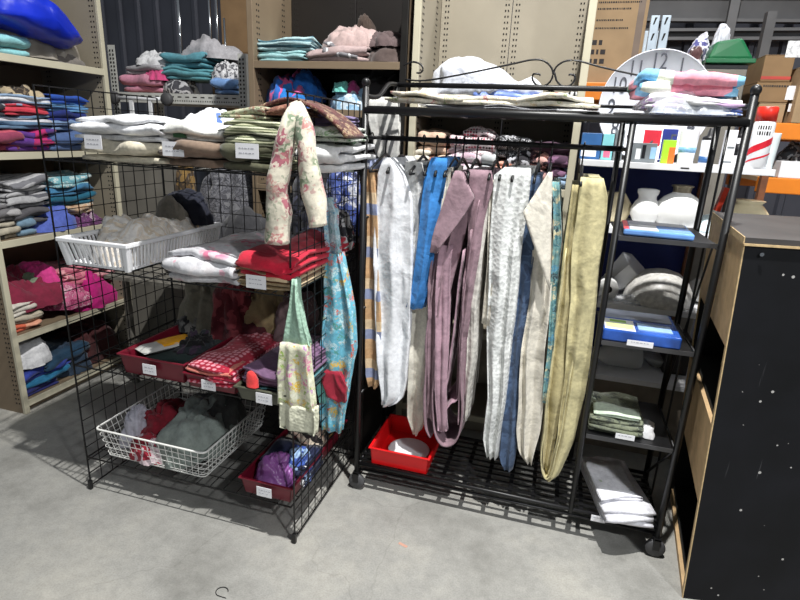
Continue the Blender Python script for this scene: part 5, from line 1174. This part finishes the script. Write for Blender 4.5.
# ---- clock
def clock():
    y = 3.05; c = at(656, 98, y=y); R = .260; c.z = 1.528+R
    t = thing('wall_clock', 'large round white clock face with grey numerals standing behind the rack', 'clock', (c.x, y, c.z)); 
    MB().lathe([(R, .03), (R, .004), (R*.995, 0), (R*.985, -.002), (R*.98, .003), (.002, .003)], (0, 0, 0), 64, 'y').build('dial', plain('dial', (232, 234, 244), .35, 0, .02), t, True)
    rt_ = .06
    for n_ in range(1, 13):
        cu = bpy.data.curves.new('numeral', 'FONT'); cu.body = str(n_); cu.size = .092; cu.align_x = 'CENTER'; cu.align_y = 'CENTER'; cu.extrude = .0006; cu.offset = 0
        tmp = bpy.data.objects.new('tmp', cu); C.objects.link(tmp)
        me = bpy.data.meshes.new_from_object(tmp.evaluated_get(bpy.context.evaluated_depsgraph_get())); bpy.data.objects.remove(tmp)
        me.materials.clear(); me.materials.append(plain('numeral_grey', (74, 76, 86), .5))
        o = bpy.data.objects.new('numeral', me); C.objects.link(o); o.parent = t
        a = math.radians(90-30*n_)+rt_; o.location = (math.cos(a)*R*.77, -.0012, math.sin(a)*R*.77); o.rotation_euler = (PI/2, 0, 0); o.scale = (.82, 1.15, 1)
    for L_, a, w_ in ((.12, 100, .006), (.17, -5, .004)):
        a = math.radians(a); h = MB().box((-.02, -.0012, -w_), (L_, 0, w_)).build('hand', INK, t, loc=(0, -.004, 0)); h.rotation_euler = (0, -a, 0)
clock()

# ================================================================== WAREHOUSE RACKING
t = thing('pallet_racking', 'orange-beamed warehouse rack carrying the big cardboard box behind the beige shelving', 'rack', (.1, 4.0, 0))
bz = at(600, 92, y=4.0).z
for z in (bz-.05, .9, .2):
    MB().box((-.2, 0, z), (.60, .05, z+.11)).build('beam', ORANGE, t, bevel=.006); MB().box((-.2, .5, z), (.60, .55, z+.11)).build('beam', ORANGE, t, bevel=.006)
    MB().box((-.2, .05, z+.09), (.60, .5, z+.11)).build('deck_board', CARD2, t)
ux = at(656, 40, y=4.0).x-.1
for y in (0, .5):
    for dx_ in (0, .055):
        u = MB().box((ux-.05+dx_*1.15, y-.02, 0), (ux-.05+dx_*1.15+.05, y+.02, at(660, 16, y=4).z)).build('upright', plain('pale_blue_steel', (190, 204, 216), .4, .3, .1), t, bevel=.003)
        if y == 0:
            m = MB(); z = 1.6
            while z < at(660, 16, y=4).z-.05:
                m.hexa([(ux-.035+dx_*1.15, -.0215, z), (ux-.027+dx_*1.15, -.0215, z), (ux-.027+dx_*1.15, -.0195, z), (ux-.035+dx_*1.15, -.0195, z), (ux-.027+dx_*1.15, -.0215, z+.04), (ux-.015+dx_*1.15, -.0215, z+.04), (ux-.015+dx_*1.15, -.0195, z+.04), (ux-.027+dx_*1.15, -.0195, z+.04)]); z += .09
            o = m.build('slots', HOLE, u); o['kind'] = 'stuff'
bx0, bx1 = at(580, 40, y=4.02).x, at(641, 40, y=4.02).x
carton('cardboard_box', 'large printed brown cardboard box on the orange-beamed rack left of the clock', bx0, bx1+.02, 4.06, 4.4, bz+.0615, bz+1.0, CARD2, tapex=(bx1-bx0)/2-.03,
       scr=[(.22, .60, .28, .022), (.22, .55, .24, .01), (.22, .51, .26, .01), (.22, .47, .2, .01), (.22, .40, .16, .01), (.22, .35, .2, .01), (.2, .26, .07, .03), (.2, .2, .07, .03), (.2, .14, .07, .03)])
t = thing('pallet_racking', 'orange-beamed rack at the right edge, behind the black cabinet', 'rack', (1.0, 3.5, 0))
zz = [at(790, 132, y=3.5).z-.04, at(790, 187, y=3.5).z-.04, .4]
xb = at(772, 132, y=3.5).x-1.0; xc = at(758, 186, y=3.5).x-1.0
for i, z in enumerate(zz):
    x0 = (xb, xc, xc)[i]
    MB().box((x0, 0, z), (1.6, .05, z+.085)).build('beam', ORANGE, t, bevel=.006); MB().box((x0, .6, z), (1.6, .65, z+.085)).build('beam', ORANGE, t); MB().box((x0, .05, z+.06), (1.6, .6, z+.084)).build('deck_board', CARD2, t)
MB().box((xb+.02, .05, 0), (xb+.08, .12, 2.0)).build('upright', STEELBM, t) if False else None
for x_ in (1.5,): MB().box((x_, -.01, 0), (x_+.08, .06, 2.6)).build('upright', STEELBM, t)
MB().box((xb+.0, .55, 0), (xb+.05, .62, 2.4)).build('upright', STEELBM, t)
zb = zz[0]+.0855
def pxbox(label, l, r, tpy, bpy_, y, d, mat, **k):
    a, b = at(l, (tpy+bpy_)/2, y=y), at(r, (tpy+bpy_)/2, y=y)
    return carton('cardboard_box', label, a.x, b.x, y, y+d, at((l+r)/2, bpy_, y=y).z if k.get('z0') is None else k.pop('z0'), at((l+r)/2, tpy, y=y).z, mat, **{q: v for q, v in k.items() if q != 'z0'})
b1 = pxbox('lower tan cardboard box with a white label on the right orange rack', 757, 784, 103, 126, 3.55, .4, CARD2, z0=zb)
b2 = pxbox('tan cardboard box second from the bottom on the right orange rack', 755, 790, 82, 102, 3.55, .4, CARD, z0=at(772, 102.4, y=3.55).z, scr=[(.2, .8, .12, .01)])
b3 = pxbox('upper cardboard box with red tape and white wrap on the right orange rack', 763, 793, 55, 81, 3.56, .4, CARD, z0=at(776, 81.6, y=3.56).z, stripe=.08)
pxbox('pale cardboard box at the right frame edge on the orange rack', 797, 850, 66, 128, 3.5, .4, CARD2, z0=zb)
for bx, (u, v, s) in ((b2, (.09, .05, .035)), (b1, (.09, .08, .02))):
    MB().box((u-s*.7, -.2012, v-s), (u+s*.7, -.2004, v+s)).build('shipping_label', PAPER, bx)
MB().box((.02, -.2014, .12), (.12, -.2004, .2)).build('shipping_label', plain('shiny_wrap', (222, 222, 226), .2, 0, .4, 60, .5), b3)
# clutter on the lower right rack level
zc = zz[1]+.0855
for i, (l, r, tp, m, lb, rgh) in enumerate([(772, 792, 168, M('bk_cl', (36, 38, 40), 'blotch', [(30, 32, 34), (150, 152, 154), (40, 40, 44)], 24), 'black and grey bundle of hardware on the lower level of the right rack', 1.0),
                                       (788, 830, 152, M('bk_cl2', (50, 52, 56), 'blotch', [(34, 34, 38), (170, 172, 174), (60, 62, 66)], 20), 'jumble of grey metal parts at the right edge of the rack', 1.0)]):
    heap('hardware_bundle', 'bundle', lb, m, (l, tp, r, 182), ('y', 3.55), .3, zc, rough=rgh)
o = MB().box((-.09, -.06, 0), (.09, .06, .09)).build('white_box', WPLAS, None, loc=(at(796, 175, y=3.53).x, 3.57, zc), bevel=.004); tag(o, 'white box at the right edge on the lower orange beam', 'box')
# things on the board behind the clock: green container, white junk
ty = 3.6; tz = at(725, 66, y=ty).z
t = thing('grey_cupboard', 'low grey cupboard behind the white shelf carrying a green lid and papers', 'cupboard', (at(715, 66, y=ty).x, ty+.1, 0)); MB().box((-.08, -.2, 0), (.14, .2, tz-.005)).build('body', STEELBM, t, bevel=.004)
MB().box((-.075, -.212, .05), (.135, -.2005, tz-.03)).build('door', GREYBOARD, t, bevel=.003)
a, b = at(704, 55, y=ty), at(749, 55, y=ty); W_ = b.x-a.x
t = thing('green_tub', 'dark green plastic tub lying upturned right of the clock', 'tub', ((a.x+b.x)/2, ty, tz)); g = plain('green_pl', (16, 96, 56), .35, 0, .1, 8)
MB().hexa([(-W_/2, -.12, .02), (W_/2, -.12, .02), (W_/2, .12, .02), (-W_/2, .12, .02), (-W_*.36, -.09, .11), (W_*.2, -.09, .13), (W_*.2, .09, .13), (-W_*.36, .09, .11)]).build('body', g, t, bevel=.015)
MB().box((-W_/2-.008, -.13, 0), (W_/2+.008, .13, .022)).build('rim', g, t, bevel=.004)
for (l, tp, r, b2_, lb, m, y) in [(712, 28, 732, 50, 'crumpled white paper bag behind the green tub', plain('wpaper', (206, 208, 216), .5, 0, .1, 10, .2), 3.72),
        (690, 38, 712, 66, 'white and purple crumpled packaging above the clock edge', M('wp_pack', (196, 196, 210), 'blotch', [(90, 90, 150), (210, 210, 220), (60, 60, 90)], 12, rough=.4), 3.6),
        (688, 48, 704, 68, 'small white box with a dark mark beside the clock', M('sm_b', (190, 180, 180), 'blotch', [(80, 50, 50), (206, 200, 200)], 10), 3.52)]:
    heap('packaging', 'packaging', lb, m, (l, tp, r, 68), ('y', y), .14, tz if y < 3.9 else None, rough=.5)

# ================================================================== BLACK CABINET
def cabinet():
    SCF = scuffed(); EDGE = plain('raw_chipboard_edge', (190, 164, 122), .8, 0, .15, 60, .2); INN = plain('plywood_inside', (188, 158, 118), .7, 0, .12, 20, .1); BI = plain('blk_inside', (16, 15, 15), .7)
    B0 = Vector((.621, 1.851, 0)); T0 = at(742, 237, z=1.35)+Vector((.012, 0, 0)); top = 1.35
    d = FW*FPX + RT*(628-400) - UP*(138-300); d.z = 0; d.normalize()
    f = Vector((.985, .17, 0)); f.normalize(); DEP = (at(715, 212, z=top)-T0).length; WID = .385
    lean = (T0-B0); lean.z = top
    t = thing('open_cabinet', 'scuffed black cabinet at the right, its bare timber left side cut with dark openings', 'cabinet', B0)
    def pt(a, b, h): return d*(a*DEP)+f*(b*WID)+lean*h      # a depth, b width, h height, each 0..1
    def slab(name, a0, a1, b0, b1, h0, h1, mat, par=t):
        return MB().hexa([pt(a0, b0, h0), pt(a0, b1, h0), pt(a1, b1, h0), pt(a1, b0, h0), pt(a0, b0, h1), pt(a0, b1, h1), pt(a1, b1, h1), pt(a1, b0, h1)]).build(name, mat, par)
    e = .03
    slab('front_panel', 0, e, .0, 1.35, .0, .985, SCF); slab('front_edge', .0, e, -.010, .0, .0, .985, EDGE)
    slab('back_panel', 1-e, 1, 0, 1.35, 0, .985, BI); slab('back_edge', 1-e, 1, -.012, 0, 0, .985, EDGE)
    slab('top_panel', -.006, 1, -.01, 1.35, .985, 1.0, plain('top_dark', (58, 55, 54), .6, 0, .2, 8, .1)); slab('top_edge', -.006, 1, -.018, -.010, .985, 1.001, EDGE); slab('front_top_edge', -.012, -.006, -.012, 1.35, .982, .987, EDGE)
    slab('far_side_panel', e, 1-e, 1.3, 1.35, 0, .985, BI)
    # timber side boards with dark openings between them
    for h0, h1 in ((.735, .985), (.30, .525), (0, .02)):
        slab('side_board', e, 1-e, -.008, .03, h0, h1, INN)
    for h in (.02, .30, .525, .73):
        slab('shelf', e, 1-e, .03, 1.3, h, h+.012, BI)
    p = pt(-.012, .13, .965); MB().lathe([(.006, -.003), (.006, 0), (.003, .001)], p, 10, 'y').build('screw', CHROME, t)
cabinet()
a = at(797, 585, z=0)
carton('cardboard_box', 'brown cardboard box on the floor at the bottom right corner behind the cabinet', a.x+.0, a.x+.35, a.y+.0, a.y+.35, 0, .1, CARD)
# small white object on the cabinet
# ================================================================== FLOOR BITS
p = at(403, 545, z=0)
o = MB().box((-.02, -.006, 0), (.02, .006, .0012)).build('paint_mark', plain('coral_mark', (196, 150, 132), .8)); o.location = (p.x, p.y, 0); o.rotation_euler.z = -.3  # thin box standing for a fleck of paint on the concrete
tag(o, 'tiny coral mark of paint on the bare floor below the red tray', 'scrap')
p = at(222, 592, z=0)
m = MB().tube([(p.x+.022*math.cos(math.radians(a_))+(.0), p.y+.02*math.sin(math.radians(a_)), .002) for a_ in range(20, 300, 20)]+[(p.x+.03, p.y-.02, .002)], .0016, 5)
o = m.build('rubber_band', BLK); tag(o, 'small black curled rubber band on the floor near the bottom edge', 'rubber band')

# ------------------------------------------------------------------ groups of alike things
G_ = {'clothes_hanger': 'clothes hangers on the rack', 'lampshade': 'glass and paper lampshades on the white shelves', 'steel_rod': 'steel rods behind the towels', 'plastic_tray': 'plastic trays on the stands',
      'cardboard_box': 'cardboard boxes around the store', 'hanging_tablecloth': 'linen hanging on the rack', 'hanging_cloth': 'linen hanging on the rack', 'bedding_packet': 'packets on the side shelves', 'quilt': 'quilts on the rack top', 'small_box': 'small packets on the top white shelf'}
for o in [x for x in bpy.data.objects if x.parent is None and x.get('label') and not x.get('group')]:
    b = o.name.split('.')[0]; l = o['label']
    if b in G_: o['group'] = G_[b]; continue
    for k, g in (('second left shelf', 'folded cloths on the second left shelf'), ('third shelf', 'folded cloths on the third left shelf'), ('fourth left shelf', 'cloths on the fourth left shelf'), ('bottom left shelf', 'cloths on the bottom left shelf'),
                 ('lower beige shelf', 'cloths on the lower beige shelf'), ('scarf pile', 'cloths on the lower beige shelf'), ('slotted rack', 'towels on the slotted rack'), ('stand top', 'linen on the wire stand top'), ('third stand shelf', 'cloths on the third stand shelf'), ('wire basket', 'cloths in the wire basket'), ('bottom tray', 'clothes in the bottom tray'), ('brown shelf', 'towels on the brown shelves')):
        if k in l and o['category'] in ('cloth', 'towel', 'tablecloth', 'placemat', 'quilt'): o['group'] = g; break

for o in bpy.data.objects:
    if o.name.split('.')[0] == 'printing': o['kind'] = 'stuff'
